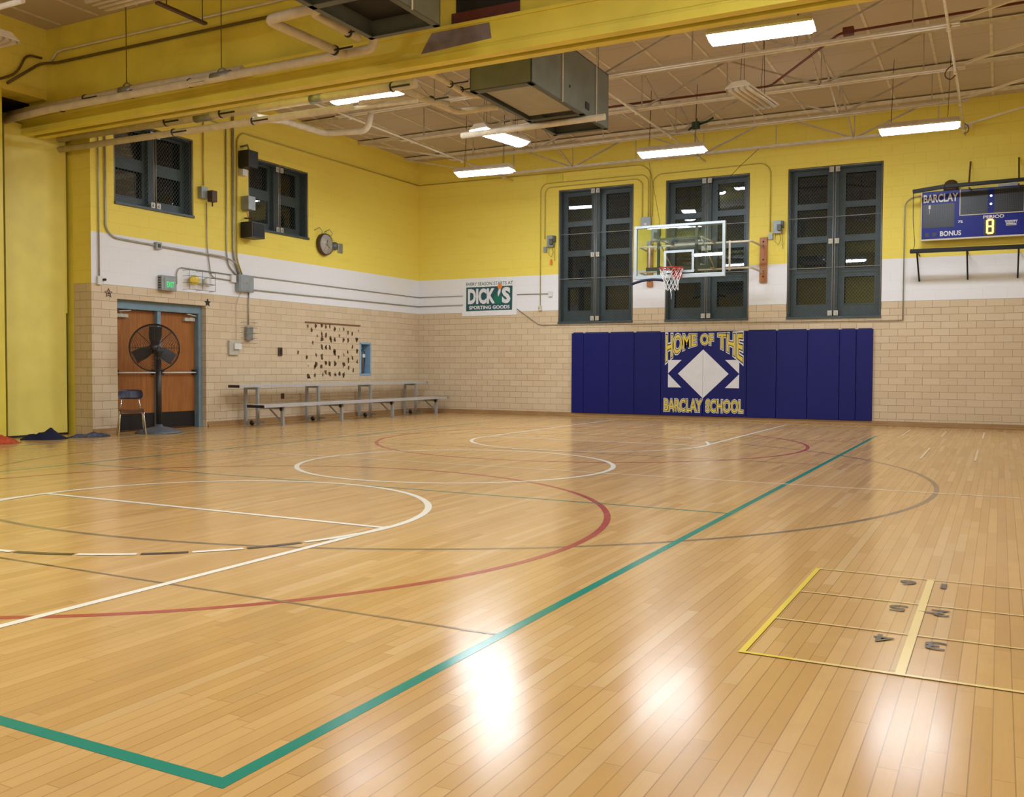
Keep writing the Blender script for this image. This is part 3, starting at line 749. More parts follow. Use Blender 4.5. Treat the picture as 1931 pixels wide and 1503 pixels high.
# ------------------------------------------------------------ banner
def banner():
    t = thing('banner', 'white sporting goods banner with a dark green logo panel on the far wall', 'banner', (2.02, -.02, 2.355))
    mb = MB(); mb.prism([(1.27, -.006, 2.355), (2.77, -.006, 2.365), (2.775, -.006, 3.255), (1.275, -.006, 3.235)], (0, -.006, 0)); mb.build('banner_sheet', M['bannerwhite'], t)
    mb = MB(); mb.prism([(1.385, -.0125, 2.475), (2.645, -.0125, 2.485), (2.655, -.0125, 3.055), (1.39, -.0125, 3.05)], (0, -.001, 0)); mb.build('logo_panel', M['bannerteal'], t)
    mb = MB(); Y = -.0145
    put_text(mb, 'DICK', 1.435, 2.19, 2.64, 3.015, on_back(Y), 0, .05, 0, .05); put_text(mb, 'S', 2.37, 2.60, 2.64, 3.03, on_back(Y), 0, .05, 0, .05)
    put_text(mb, 'SPORTING GOODS', 1.47, 2.58, 2.515, 2.60, on_back(Y), 0, .035, 0, .035); mb.build('white_lettering', M['e_white'], t, recalc=False)
    mb = MB(); put_text(mb, 'EVERY SEASON STARTS AT', 1.39, 2.665, 3.085, 3.165, on_back(-.0128), 0, .012, 0, .012); mb.build('dark_lettering', M['bannerteal'], t, recalc=False)
    mb = MB()                                                     # stretching figure in place of the apostrophe
    fig = [(2.17, 2.64), (2.36, 2.64), (2.35, 2.80), (2.32, 2.90), (2.33, 3.00), (2.28, 3.0), (2.27, 2.92), (2.20, 2.86), (2.155, 2.80)]
    mb.add([(a, -.0150, b) for a, b in fig], [tuple(range(len(fig)))]); mb.build('figure_print', M['bannergreen'], t, recalc=False)
    mb = MB(); mb.add([(2.27, -.0154, 2.80), (2.33, -.0154, 2.90), (2.345, -.0154, 3.00), (2.29, -.0154, 3.0), (2.255, -.0154, 2.9)], [(0, 1, 2, 3, 4)]); mb.build('glove_print', M['e_white'], t, recalc=False)
    mb = MB(); mb.add([(2.315+.062*math.cos(k*PI/10), -.0158, 3.045+.062*math.sin(k*PI/10)) for k in range(20)], [tuple(range(20))]); mb.build('ball_print', M['orange'], t, recalc=False)
banner()

# ------------------------------------------------------------ basketball backboard, hoop and wall frame
def hoop():
    t = thing('basketball_hoop', 'glass basketball backboard with red rim and white net before the middle window', 'basketball hoop', (7.29, -1.2, 2.9))
    for n, (a, b) in enumerate(((6.0, 6.13), (8.45, 8.60))):
        mb = MB(); mb.box(a, b, -.055, 0, 2.90, 3.83, 0)
        for z in (3.02, 3.13, 3.37, 3.66, 3.74): mb.lathe(((a+b)/2, -.055, z), [(.018, 0), (.018, .014), (.008, .02)], 8, 1, (0, -1, 0))
        mb.build('wall_post', [M['post'], M['black']], t, bevel=.004)
    fy = -.80; mb = MB(); r = .021
    for x, sx in ((6.07, 6.07), (8.52, 8.52)):
        for z in (3.67, 3.14):
            inner = 8.45 if x > 7 else 6.1
            mb.tube(fillet([(x, -.055, z-.03), (inner, fy, z), (7.3, fy, z)], .06), r, 10)
    for x in (6.32, 8.02): mb.tube([(x, fy, 3.10), (x, fy, 3.70)], r, 10)
    for x in (6.85, 7.72):
        for z in (3.67, 3.14): mb.tube([(x, fy, z), (x, -1.80, z)], r*.9, 10)
        mb.tube([(x, fy, 3.14), (x, -1.78, 3.64)], .014, 8)
    mb.build('support_frame', M['cream'], t)
    y0 = -1.84; L, R, B, T = 6.37, 8.21, 2.885, 3.945
    mb = MB(); mb.box(L, R, y0-.035, y0+.035, B, B+.075); mb.box(L, R, y0-.035, y0+.035, T-.05, T); mb.box(L, L+.055, y0-.035, y0+.035, B+.075, T-.05); mb.box(R-.055, R, y0-.035, y0+.035, B+.075, T-.05)
    mb.build('board_frame', M['bframe'], t, bevel=.005)
    mb = MB(); mb.box(L+.055, R-.055, y0-.006, y0+.006, B+.075, T-.05); g = mb.build('glass_board', M['bglass'], t)
    mb = MB(); w = .045; a, b, c, d = 6.985, 7.595, 2.99, 3.43; ym = y0-.0075
    for q in ((a, b, d-w, d), (a, b, c, c+w), (a, a+w, c+w, d-w), (b-w, b, c+w, d-w)): mb.box(q[0], q[1], ym, ym+.001, q[2], q[3])
    mb.build('target_square', M['bframe'], g)
    mb = MB()
    for x in (6.83, 7.60): mb.box(x, x+.05, y0+.036, y0+.075, B+.06, T-.03)
    mb.box(6.83, 7.65, y0+.03, y0+.07, 3.64, 3.69); mb.box(6.6, 7.9, y0+.03, y0+.07, 3.05, 3.12)
    mb.build('rear_bracket', M['unitdark'], t)
    cx, cy, cz, R0 = 7.27, -2.25, 3.035, .228
    mb = MB(); ring = [(cx+R0*math.cos(k*PI/18), cy+R0*math.sin(k*PI/18), cz) for k in range(36)]
    mb.tube(ring, .010, 8, closed=True)
    for s in (-1, 1): mb.tube([(cx+s*.10, cy+.2, cz-.015), (cx+s*.07, y0-.05, cz-.10)], .008, 6)
    mb.add([(cx-.13, y0-.036, cz+.02), (cx+.13, y0-.036, cz+.02), (cx+.15, cy+.17, cz+.004), (cx-.15, cy+.17, cz+.004)], [(0, 1, 2, 3)])
    mb.box(cx-.09, cx+.09, y0-.055, y0-.036, cz-.16, cz+.04)
    rm = mb.build('rim', M['rim'], t)
    mb = MB(); N = 12; rows = [(0, R0-.004), (-.09, .20), (-.18, .165), (-.27, .14), (-.36, .135), (-.42, .145)]; rr = random.Random(5)
    def node(i, j):
        h, q = rows[i]; a = 2*PI*(j+.5*(i % 2))/N; return (cx+q*math.cos(a)+rr.uniform(-.006, .006), cy+q*math.sin(a)+rr.uniform(-.006, .006), cz+h+rr.uniform(-.008, .008))
    nodes = [[node(i, j) for j in range(N)] for i in range(6)]
    for i in range(5):
        for j in range(N):
            p = nodes[i][j]; k = (j if i % 2 == 0 else j+1)
            mb.tube([p, nodes[i+1][k % N]], .0045, 4, caps=False); mb.tube([p, nodes[i+1][(k-1) % N]], .0045, 4, caps=False)
    p = nodes[5][9]; mb.tube([p, (p[0]+.02, p[1], p[2]-.10), (p[0]+.015, p[1], p[2]-.18)], .006, 5)
    mb.build('net', M['cord'], t)
    mb = MB(); pts = [(6.33, -1.86, 2.80), (6.45, -1.87, 2.835), (6.60, -1.88, 2.865), (6.78, -1.88, 2.873), (6.92, -1.88, 2.86), (7.02, -1.86, 2.84), (7.12, -1.85, 2.82)]
    mb.tube(fillet(pts, .06), .027, 10); tag(mb.build('foam_edge_padding', M['foam']), 'dark navy foam edge padding hanging loose under the backboard', 'padding')
hoop()

# ------------------------------------------------------------ scoreboard and its guard rails
def scoreboard():
    t = thing('scoreboard', 'blue electronic scoreboard with a glowing amber digit on the far wall', 'scoreboard', (12.72, -.12, 3.57))
    x0, x1, z0, z1, yf = 11.54, 13.90, 3.575, 4.475, -.22
    mb = MB(); mb.box(x0, x1, yf, -.02, z0, z1); mb.build('cabinet', M['sb_blue'], t, bevel=.004)
    mb = MB(); mb.box(x0-.008, x1+.008, yf-.012, yf+.03, z0-.022, z0+.006); mb.box(x0-.012, x0, yf-.004, -.02, z0-.01, z1)
    for q in ((12.185, 12.20, 3.985, 4.475), (12.185, 13.255, 3.985, 4.0), (13.24, 13.255, 3.985, 4.475)): mb.box(q[0], q[1], yf-.012, yf, q[2], q[3])
    mb.build('cream_trim', M['sb_cream'], t)
    for q in ((11.555, 12.10, 3.79, 4.235), (12.205, 12.655, 4.005, 4.46), (12.76, 13.235, 4.005, 4.46), (13.33, 13.86, 3.79, 4.235), (11.60, 11.67, 3.63, 3.70), (11.73, 11.80, 3.63, 3.70)):
        mb = MB(); mb.box(q[0], q[1], yf-.004, yf, q[2], q[3]); mb.build('digit_display', M['dots'], t)
    mb = MB(); Y = yf-.006; fn = on_back(Y)
    put_text(mb, 'BARCLAY', 11.565, 12.16, 4.265, 4.42, fn, 0, .03, 0, .03); put_text(mb, 'BONUS', 11.86, 12.22, 3.625, 3.72, fn, 0, .03, 0, .03)
    put_text(mb, 'PERIOD', 12.585, 12.93, 3.905, 3.965, fn, 0, .025, 0, .025); put_text(mb, '72', 12.165, 12.245, 3.855, 3.90, fn, 0, .05, 0, .05)
    put_text(mb, 'VARSITY', 12.945, 13.145, 3.80, 3.84, fn, 0, .03, 0, .03)
    mb.box(12.94, 13.15, Y, Y+.002, 3.842, 3.85); mb.box(12.96, 13.13, Y, Y+.002, 3.775, 3.792); mb.box(12.96, 13.13, Y, Y+.002, 3.755, 3.765)
    mb.box(11.655, 11.69, Y, Y+.002, 4.15, 4.22); mb.box(11.668, 11.674, Y, Y+.002, 4.05, 4.15)
    mb.build('white_lettering', M['e_white'], t, recalc=False)
    for z in (4.32, 4.17): 
        mb = MB(); mb.lathe((12.708, yf-.001, z), [(.020, 0), (.020, .004)], 12, 0, (0, -1, 0)); mb.build('colon_dot', M['colon'], t)
    mb = MB()                                                     # lit figure 8, seven segments
    cx, cz, a, h, r = 12.70, 3.755, .048, .062, .014
    P8 = [(cx-a, yf-.01, cz), (cx+a, yf-.01, cz)]
    mb.box(cx-.105, cx+.105, yf-.003, yf, cz-.155, cz+.135, 1)
    for z in (cz-2*h+.002, cz, cz+2*h-.002): mb.tube([(cx-a+.005, yf-.012, z), (cx+a-.005, yf-.012, z)], r, 8)
    for s in (-1, 1):
        for zz in (cz-h, cz+h): mb.tube([(cx+s*a, yf-.012, zz-h+.006), (cx+s*a, yf-.012, zz+h-.006)], r, 8)
    mb.build('lit_digit', [M['digit'], M['dots']], t)
    mb = MB(); mb.lathe((12.03, -.12, 4.48), [(.13, 0), (.13, .10), (.10, .17), (.05, .20)], 18); mb.build('horn', M['darkbrown'], t)
    mb = MB(); mb.box(12.82, 13.15, -.2, -.04, 4.475, 4.53); mb.build('hanging_bracket', M['galv'], t)
    g = thing('guard_rail', 'black foam guard rail across the top of the blue scoreboard', 'guard rail', (12.72, -.35, 4.4)); g2 = thing('guard_rail', 'black foam guard rail on tapered struts below the blue scoreboard', 'guard rail', (12.72, -.35, 2.8))
    Y = -.68
    mb = MB(); mb.bar((11.41, Y, 4.42), (11.95, Y, 4.475), .055, .07); mb.bar((11.95, Y, 4.475), (14.05, Y, 4.50), .055, .065); mb.build('upper_rail', M['rail'], g, bevel=.006)
    mb = MB(); mb.bar((11.38, Y, 3.315), (14.07, Y, 3.30), .08, .075); mb.build('lower_rail', M['rail'], g2, bevel=.008)
    for x in (12.35, 13.15, 13.95):
        mb = MB(); mb.bar((x, Y, 4.50), (x, 0, 5.02), .03, .012); mb.bar((x, Y, 4.42), (x, -.0, 4.52), .02, .02); mb.build('upper_strut', M['darkbrown'], g)
    for x in (11.50, 12.34, 13.17, 13.98):
        mb = MB(); mb.bar((x, Y, 3.29), (x, 0, 2.82), .028, .035); mb.bar((x, Y, 3.31), (x, 0, 3.30), .02, .02); mb.build('lower_strut', M['rail'], g2)
    mb = MB(); mb.tube([(11.42, Y, 4.40), (11.425, Y, 3.9), (11.46, Y, 3.45), (11.44, Y, 3.34)], .006, 5); mb.build('tie_cable', M['black'], g2)
scoreboard()

# ------------------------------------------------------------ conduits, boxes and small wall fittings
def conduit(pts, r, label, mat='conduit', n=8, fil=.10, clips=0, cat='conduit', group=None, name='conduit'):
    P = fillet(pts, fil); mb = MB(); mb.tube(P, r, n)
    o = mb.build(name, M[mat]); tag(o, label, cat, group); return o
yb = -.022
conduit([(3.39, yb, 2.55), (3.39, yb, 5.26), (3.50, yb, 5.37), (5.90, yb, 5.36), (6.01, yb, 5.25), (6.01, yb, 4.43)], .011, 'outer of two nested conduits arching over the left far window', 'conduit_y')
conduit([(3.50, yb, 4.10), (3.50, yb, 5.17), (3.58, yb, 5.27), (5.76, yb, 5.28), (5.87, yb, 5.18), (5.87, yb, 4.43)], .011, 'inner of two nested conduits arching over the left far window', 'conduit_y')
conduit([(.05, yb, 5.62), (3.2, yb, 5.60), (5.85, yb, 5.58), (6.05, yb, 5.44), (6.06, yb, 4.43)], .011, 'conduit along the top of the far wall dropping to the grey box', 'conduit_y')
conduit([(6.10, yb, 4.43), (6.11, yb, 5.22), (6.25, yb, 5.34), (8.50, yb, 5.36), (8.65, yb, 5.22), (8.65, yb, 3.94)], .011, 'conduit arching over the middle far window', 'conduit_y')
conduit([(11.54, -.05, 4.44), (11.35, -.04, 4.43), (11.22, yb, 4.32), (11.22, yb, 2.07)], .012, 'pale conduit looping from the scoreboard down to the tile', 'conduit')
conduit([(11.22, yb, 2.07), (10.9, yb, 2.07), (3.36, yb, 2.11), (2.78, yb, 2.50)], .009, 'thin conduit running along the tile under the three tall windows', 'conduit')
conduit([(2.78, yb, 2.84), (3.63, yb, 2.83)], .009, 'short conduit between the banner and a small white box', 'conduit')
xl = .024
conduit([(.03, yb, 2.85), (1.3, yb, 2.85)], .009, 'upper short conduit between the corner and the banner', 'conduit')
conduit([(.03, yb, 2.62), (1.3, yb, 2.63)], .011, 'lower short conduit between the corner and the banner', 'conduit')
conduit([(xl, -5.93, 2.86), (xl, -.02, 2.85)], .009, 'upper of two long conduits on the white band above the bleacher', 'conduit')
conduit([(xl, -5.93, 2.60), (xl, -.02, 2.62)], .012, 'lower of two long conduits on the white band above the bleacher', 'conduit')
conduit([(xl, -9.36, 6.0), (xl, -9.36, 2.50)], .012, 'vertical conduit nearest the partition, left of the upper window', 'conduit')
conduit([(xl, -9.23, 5.6), (xl, -9.23, 3.34), (xl, -9.08, 3.21), (xl, -8.18, 3.18), (.06, -6.60, 3.15), (.09, -6.34, 3.05), (.06, -6.28, 2.865)], .017, 'thick conduit bending from vertical to run over the exit sign', 'conduit', fil=.14)
conduit([(xl, -6.56, 5.62), (xl, -6.56, 3.30), (xl, -6.52, 3.0), (xl, -6.30, 2.84)], .013, 'left one of three vertical conduits between the upper windows', 'conduit', fil=.1)
conduit([(xl+.01, -6.39, 6.15), (xl+.01, -6.39, 3.2), (xl, -6.22, 2.84)], .024, 'thick middle one of three vertical conduits between the upper windows', 'conduit', fil=.2)
conduit([(xl, -.03, 5.62), (xl, -6.14, 5.56), (xl, -6.27, 5.42), (xl, -6.29, 3.15), (xl, -6.14, 2.84)], .014, 'long conduit along the top of the left wall, right of three drops', 'conduit_y', fil=.12)
conduit([(xl, -6.60, 5.60), (xl, -7.8, 5.62)], .012, 'short high conduit crossing toward the first upper window', 'conduit_y')
conduit([(xl, -7.12, 5.6), (xl, -7.12, 4.40)], .012, 'yellow conduit dropping to the box beside the first upper window', 'conduit_y')
conduit([(xl, -7.05, 4.1), (xl, -7.04, 3.3), (xl, -6.95, 2.75), (xl, -6.35, 2.73)], .010, 'thin conduit dropping from the window box toward the main box', 'conduit', fil=.12)
conduit([(xl, -7.76, 2.56), (xl, -7.76, 2.78), (xl, -7.68, 2.86), (xl, -6.32, 2.84)], .010, 'thin conduit hooking up from the exit sign', 'conduit', fil=.08)
conduit([(xl, -5.98, 2.54), (xl, -5.99, 1.92)], .012, 'conduit from the main grey box down to the wall speaker grille', 'conduit')
conduit([(xl, -6.18, 2.54), (xl, -6.32, 2.3), (xl, -6.32, 1.58)], .004, 'thin wire from the main grey box down to the thermostat', 'conduit', n=5)

def box_thing(name, label, cat, x0, x1, y0, y1, z0, z1, mat, extra=None, group=None, bevel=.005, body='body'):
    t = thing(name, label, cat, ((x0+x1)/2, (y0+y1)/2, z0), group)
    mb = MB(); mb.box(x0, x1, y0, y1, z0, z1); mb.build(body, M[mat], t, bevel=bevel)
    for nm, mt, fn in (extra or []):
        mb = MB(); fn(mb); mb.build(nm, M[mt], t)
    return t
# on the left wall
box_thing('electrical_box', 'blue-grey electrical box where the left wall conduits meet', 'electrical box', 0, .11, -6.32, -5.93, 2.54, 2.86, 'ebox', [('cover', 'ebox', lambda m: m.box(.11, .118, -6.30, -5.95, 2.56, 2.84)), ('screw', 'galv', lambda m: m.lathe((.118, -6.12, 2.70), [(.012, 0), (.012, .006)], 8, 0, (1, 0, 0)))])
box_thing('junction_box', 'small white junction box left of the blue-grey electrical box', 'junction box', 0, .06, -6.46, -6.34, 2.70, 2.84, 'white')
box_thing('junction_box', 'small square grey box on the thick conduit over the door', 'junction box', 0, .07, -8.24, -8.12, 3.12, 3.24, 'ebox', [('cover', 'darkbrown', lambda m: m.box(.07, .076, -8.21, -8.15, 3.15, 3.21))])
box_thing('junction_box', 'small pale box at the foot of the conduit nearest the partition', 'junction box', 0, .05, -9.40, -9.32, 2.42, 2.56, 'white', [('knob', 'black', lambda m: m.lathe((.05, -9.26, 2.51), [(.02, -.05), (.02, 0)], 8, 0, (1, 0, 0)))])
box_thing('relay_box', 'dark box with a projecting head beside the first upper window', 'electrical box', 0, .10, -7.24, -7.08, 4.15, 4.36, 'ebox', [('projecting_head', 'darkbrown', lambda m: m.box(.10, .22, -7.10, -6.98, 4.10, 4.30)), ('stem', 'black', lambda m: m.tube([(.16, -7.04, 4.10), (.16, -7.04, 4.02)], .012, 6))])
box_thing('floodlight', 'black floodlight head above the second upper window edge', 'floodlight', .05, .30, -6.26, -6.00, 4.88, 5.20, 'black', [('bracket', 'galv', lambda m: m.tube([(0, -6.15, 5.3), (.15, -6.13, 5.32), (.2, -6.13, 5.2)], .02, 6)), ('pale_connector', 'white', lambda m: m.box(0.01, .12, -6.22, -6.10, 4.74, 4.86))])
box_thing('electrical_box', 'grey-brown box hanging left of the second upper window', 'electrical box', .02, .20, -6.16, -5.97, 4.10, 4.36, 'ebox', [('nipple', 'orange', lambda m: m.tube([(.1, -6.1, 4.10), (.1, -6.08, 3.99), (.1, -6.04, 3.94)], .010, 6))])
box_thing('loudspeaker', 'black cube loudspeaker below the second upper window edge', 'loudspeaker', .05, .34, -6.22, -5.87, 3.56, 3.86, 'black', [('speaker_grille', 'rail', lambda m: m.box(.34, .348, -6.19, -5.90, 3.59, 3.83)), ('yoke', 'darkbrown', lambda m: (m.tube([(0, -6.05, 3.96), (.2, -6.05, 3.94), (.2, -6.05, 3.86)], .015, 6)))])
def clock():
    t = thing('wall_clock', 'round wall clock with a beige face and wire guard', 'clock', (.06, -3.72, 3.50))
    mb = MB(); mb.lathe((0, -3.72, 3.73), [(.215, 0), (.235, .03), (.235, .09), (.215, .10)], 28, 0, (1, 0, 0)); mb.build('case', M['darkbrown'], t)
    mb = MB(); mb.lathe((.10, -3.72, 3.73), [(.205, 0), (.205, .004)], 28, 0, (1, 0, 0)); mb.build('dial', M['clockface'], t)
    mb = MB()
    for k in range(4):
        a = k*PI/4; mb.tube([(.125+.02*math.cos(0), -3.72+math.cos(a)*.22*s, 3.73+math.sin(a)*.22*s) for s in (-1, 1)], .003, 4)
    mb.tube([(.12, -3.72+.22*math.cos(k*PI/12), 3.73+.22*math.sin(k*PI/12)) for k in range(24)], .004, 5, closed=True); mb.build('wire_guard', M['galv'], t)
    mb = MB(); mb.bar((.108, -3.72, 3.73), (.108, -3.68, 3.83), .012, .003, up=(1, 0, 0)); mb.bar((.108, -3.72, 3.73), (.108, -3.62, 3.66), .009, .003, up=(1, 0, 0)); mb.build('hand', M['black'], t)
    mb = MB()
    for y in (-3.93, -3.60): mb.tube([(0, y-.07, 4.0), (.10, y-.02, 4.06), (.13, y+.05, 3.98), (.11, y+.02, 3.92)], .008, 6)
    mb.build('guard_hook', M['galv'], t)
clock()
t = thing('bell', 'small dark wall bell just right of the round clock', 'bell', (.05, -3.40, 3.66))
mb = MB(); mb.lathe((0, -3.40, 3.73), [(.05, 0), (.05, .05), (.09, .06), (.085, .10), (.04, .125)], 20, 0, (1, 0, 0)); mb.build('gong', M['unitdark'], t)
mb = MB(); mb.box(0, .05, -3.46, -3.34, 3.67, 3.79); mb.build('mount', M['black'], t)
box_thing('speaker_grille', 'small grey rounded wall plate right of the bell', 'wall plate', 0, .03, -3.22, -3.06, 3.61, 3.82, 'galv', bevel=.012)
def exit_sign():
    t = thing('exit_sign', 'grey exit sign with a faint green glow above the double door', 'exit sign', (.06, -8.0, 2.42))
    mb = MB(); mb.box(0, .10, -8.16, -7.83, 2.42, 2.68); mb.build('housing', M['galv'], t, bevel=.005)
    mb = MB(); mb.box(.10, .106, -8.11, -7.86, 2.45, 2.645); mb.build('face', M['ebox'], t)
    mb = MB(); put_text(mb, 'EXIT', -8.06, -7.89, 2.48, 2.58, lambda a, b: (.108, a, b), 0, .04, 0, .04); mb.build('lit_lettering', M['exit'], t, recalc=False)
    mb = MB()
    for k in range(5): mb.box(.02, .08, -8.165, -8.158, 2.46+k*.042, 2.48+k*.042)
    mb.build('vent_slot', M['black'], t)
exit_sign()
def emergency():
    t = thing('emergency_light', 'twin-lamp emergency light inside a wire guard, right of the exit sign', 'emergency light', (.08, -7.3, 2.55))
    mb = MB(); mb.box(0, .06, -7.45, -7.12, 2.60, 2.70); mb.build('housing', M['white'], t, bevel=.01)
    for y, mt in ((-7.42, 'l_yellow'), (-7.14, 'white')):
        mb = MB(); mb.lathe((.05, y, 2.65), [(.05, 0), (.085, .03), (.09, .09), (.07, .10)], 16, 0, (1, -.4 if y < -7.3 else .4, 0)); mb.build('lamp_head', M[mt], t)
    mb = MB()
    for z in (2.48, 2.60, 2.72, 2.82): mb.tube([(0, -7.60, z), (.16, -7.60, z), (.16, -6.98, z), (0, -6.98, z)], .004, 5)
    for y in (-7.60, -7.29, -6.98): mb.tube([(0, y, 2.48), (.16, y, 2.48), (.16, y, 2.82), (0, y, 2.82)], .004, 5)
    mb.build('wire_guard', M['mesh'], t)
emergency()
def star(y, z, mt, label, hollow):
    mb = MB(); pts = [(0, y+math.sin(k*PI/5)*(.075 if k % 2 == 0 else .032), z+math.cos(k*PI/5)*(.075 if k % 2 == 0 else .032)) for k in range(10)]
    if hollow: mb.tube([(p[0]+.008, p[1], p[2]) for p in pts], .006, 5, closed=True); mb.lathe((0, y, z), [(.015, 0), (.015, .02)], 10, 0, (1, 0, 0))
    else: mb.prism([(p[0]+.001, p[1], p[2]) for p in pts], (.012, 0, 0))
    tag(mb.build('wall_star', M[mt]), label, 'star ornament')
star(-9.17, 2.30, 'darkbrown', 'outline star ornament above and left of the double door', True)
star(-7.02, 2.28, 'black', 'solid black star ornament at the upper right corner of the doorway', False)
box_thing('thermostat', 'beige thermostat with a white cover on the tile, right of the door', 'thermostat', 0, .05, -6.52, -6.27, 1.33, 1.60, 'clockface', [('cover', 'white', lambda m: m.box(.05, .09, -6.42, -6.24, 1.44, 1.55))])
box_thing('wall_speaker', 'dark wall intercom under a clear guard, right of the thermostat', 'intercom', 0, .08, -6.08, -5.92, 1.62, 1.88, 'galv', [('guard', 'galv', lambda m: [m.tube([(0, -6.17, z), (.11, -6.17, z), (.11, -5.83, z), (0, -5.83, z)], .004, 5) for z in (1.56, 1.66, 1.76, 1.86, 1.96)])])
box_thing('wall_outlet', 'small dark outlet box on the tile between thermostat and glue marks', 'outlet', 0, .03, -5.14, -5.03, 1.33, 1.50, 'darkbrown', [('socket', 'black', lambda m: m.box(.03, .034, -5.11, -5.06, 1.36, 1.47))])
box_thing('wall_outlet', 'small brown outlet in the tile behind the bleacher gap', 'outlet', 0, .02, -5.05, -4.97, .46, .57, 'darkbrown')
mb = MB(); mb.box(0, .02, -4.31, -2.42, 2.035, 2.062); tag(mb.build('wood_strip', M['strip']), 'thin brown wood strip above the glue marks on the tile', 'strip')
def cabinet():
    t = thing('extinguisher_cabinet', 'light blue framed recess holding a dark extinguisher above the bleacher', 'cabinet', (-.05, -2.21, .94))
    mb = MB(); a, b, c, d = -2.39, -2.03, .95, 1.645
    for q in ((a-.03, b+.03, c-.03, c+.012), (a-.03, b+.03, d-.012, d+.03), (a-.03, a+.012, c, d), (b-.012, b+.03, c, d)): mb.box(-.002, .012, q[0], q[1], q[2], q[3])
    mb.build('frame', M['bluetrim'], t)
    mb = MB(); mb.box(-.22, -.215, a, b, c, d); mb.box(-.22, 0, b-.012, b, c, d); mb.box(-.22, 0, a, b, c, c+.01); mb.box(-.22, 0, a, b, d-.01, d); mb.box(-.22, 0, a, a+.008, c, d); mb.build('liner', M['bluetrim'], t)
    e = thing('fire_extinguisher', 'dark extinguisher with a pale tag inside the blue framed recess', 'fire extinguisher', (-.11, -2.22, .962))
    mb = MB(); mb.lathe((-.11, -2.24, .962), [(.078, 0), (.085, .02), (.085, .40), (.06, .46), (.03, .49)], 20); mb.build('cylinder', M['exting'], e)
    mb = MB(); mb.lathe((-.11, -2.24, 1.44), [(.022, 0), (.022, .05)], 10); mb.bar((-.11, -2.24, 1.50), (-.06, -2.15, 1.53), .02, .015); mb.tube([(-.11, -2.22, 1.49), (-.09, -2.12, 1.47), (-.09, -2.11, 1.25), (-.10, -2.13, 1.05)], .010, 6); mb.build('valve', M['black'], e)
    mb = MB(); mb.box(-.028, -.020, -2.28, -2.19, 1.33, 1.41); mb.build('tag', M['white'], e)
cabinet()
# on the far wall
def relay(x, z, label):
    t = thing('relay_box', label, 'electrical box', (x, -.05, z-.15))
    mb = MB(); mb.box(x-.10, x+.06, -.09, 0, z-.13, z+.13); mb.build('body', M['ebox'], t, bevel=.004)
    mb = MB(); mb.box(x-.01, x+.07, -.17, -.09, z-.08, z+.04); mb.box(x+.05, x+.10, -.10, 0, z-.02, z+.12); mb.build('projecting_head', M['unitdark'], t)
    mb = MB(); mb.box(x-.20, x-.12, -.06, 0, z-.24, z-.12); mb.build('side_box', M['ebox'], t)
    mb = MB(); mb.tube([(x-.06, -.05, z-.14), (x-.07, -.05, z-.3), (x+.0, -.05, z-.36), (x+.05, -.05, z-.25), (x+.02, -.05, z-.13)], .005, 5); mb.tube([(x+.08, -.05, z-.05), (x+.09, -.05, z-.45)], .005, 5); mb.build('cable', M['conduit_o'], t)
    return t
r1 = relay(3.68, 4.03, 'grey relay box left of the left far window')
mb = MB(); mb.prism([(3.64, -.055, 3.50), (3.70, -.055, 3.50), (3.69, -.055, 3.62), (3.66, -.055, 3.62)], (0, .01, 0)); mb.build('orange_pull', M['orange'], r1)
relay(8.83, 4.02, 'grey relay box between the middle and right far windows')
relay(6.20, 4.02, 'grey relay box behind the glass backboard, upper left')
box_thing('electrical_box', 'dark grey electrical box with a pale tag between far windows', 'electrical box', 5.86, 6.09, -.10, 0, 4.19, 4.42, 'ebox', [('tag', 'white', lambda m: m.box(5.94, 6.00, -.104, -.10, 4.24, 4.29))])
box_thing('junction_box', 'small white box at the end of the short conduit by the left window', 'junction box', 3.60, 3.70, -.05, 0, 2.76, 2.88, 'white')
box_thing('junction_box', 'small cream box at the foot of the outer conduit', 'junction box', 3.35, 3.43, -.05, 0, 2.44, 2.56, 'sb_cream', [('plug', 'darkbrown', lambda m: m.lathe((3.37, -.05, 2.50), [(.012, 0), (.012, .01)], 8, 0, (0, -1, 0)))])
box_thing('wall_plate', 'yellow painted plate below the roof joist above the left far window', 'wall plate', 3.55, 3.95, -.04, 0, 5.38, 5.56, 'beam_y')
# guy wires of the backboard
conduit([(6.03, -.05, 5.60), (6.30, -.1, 4.30), (6.4, -.5, 3.9)], .004, 'slack wire hanging from the far joist beside the backboard', 'black', n=5, cat='wire', name='guy_wire')
conduit([(8.54, -.60, 5.54), (8.2, -.85, 5.15), (7.45, -1.83, 3.94)], .005, 'thin guy wire slanting from the far joist to the backboard', 'black', n=5, cat='wire', name='guy_wire')

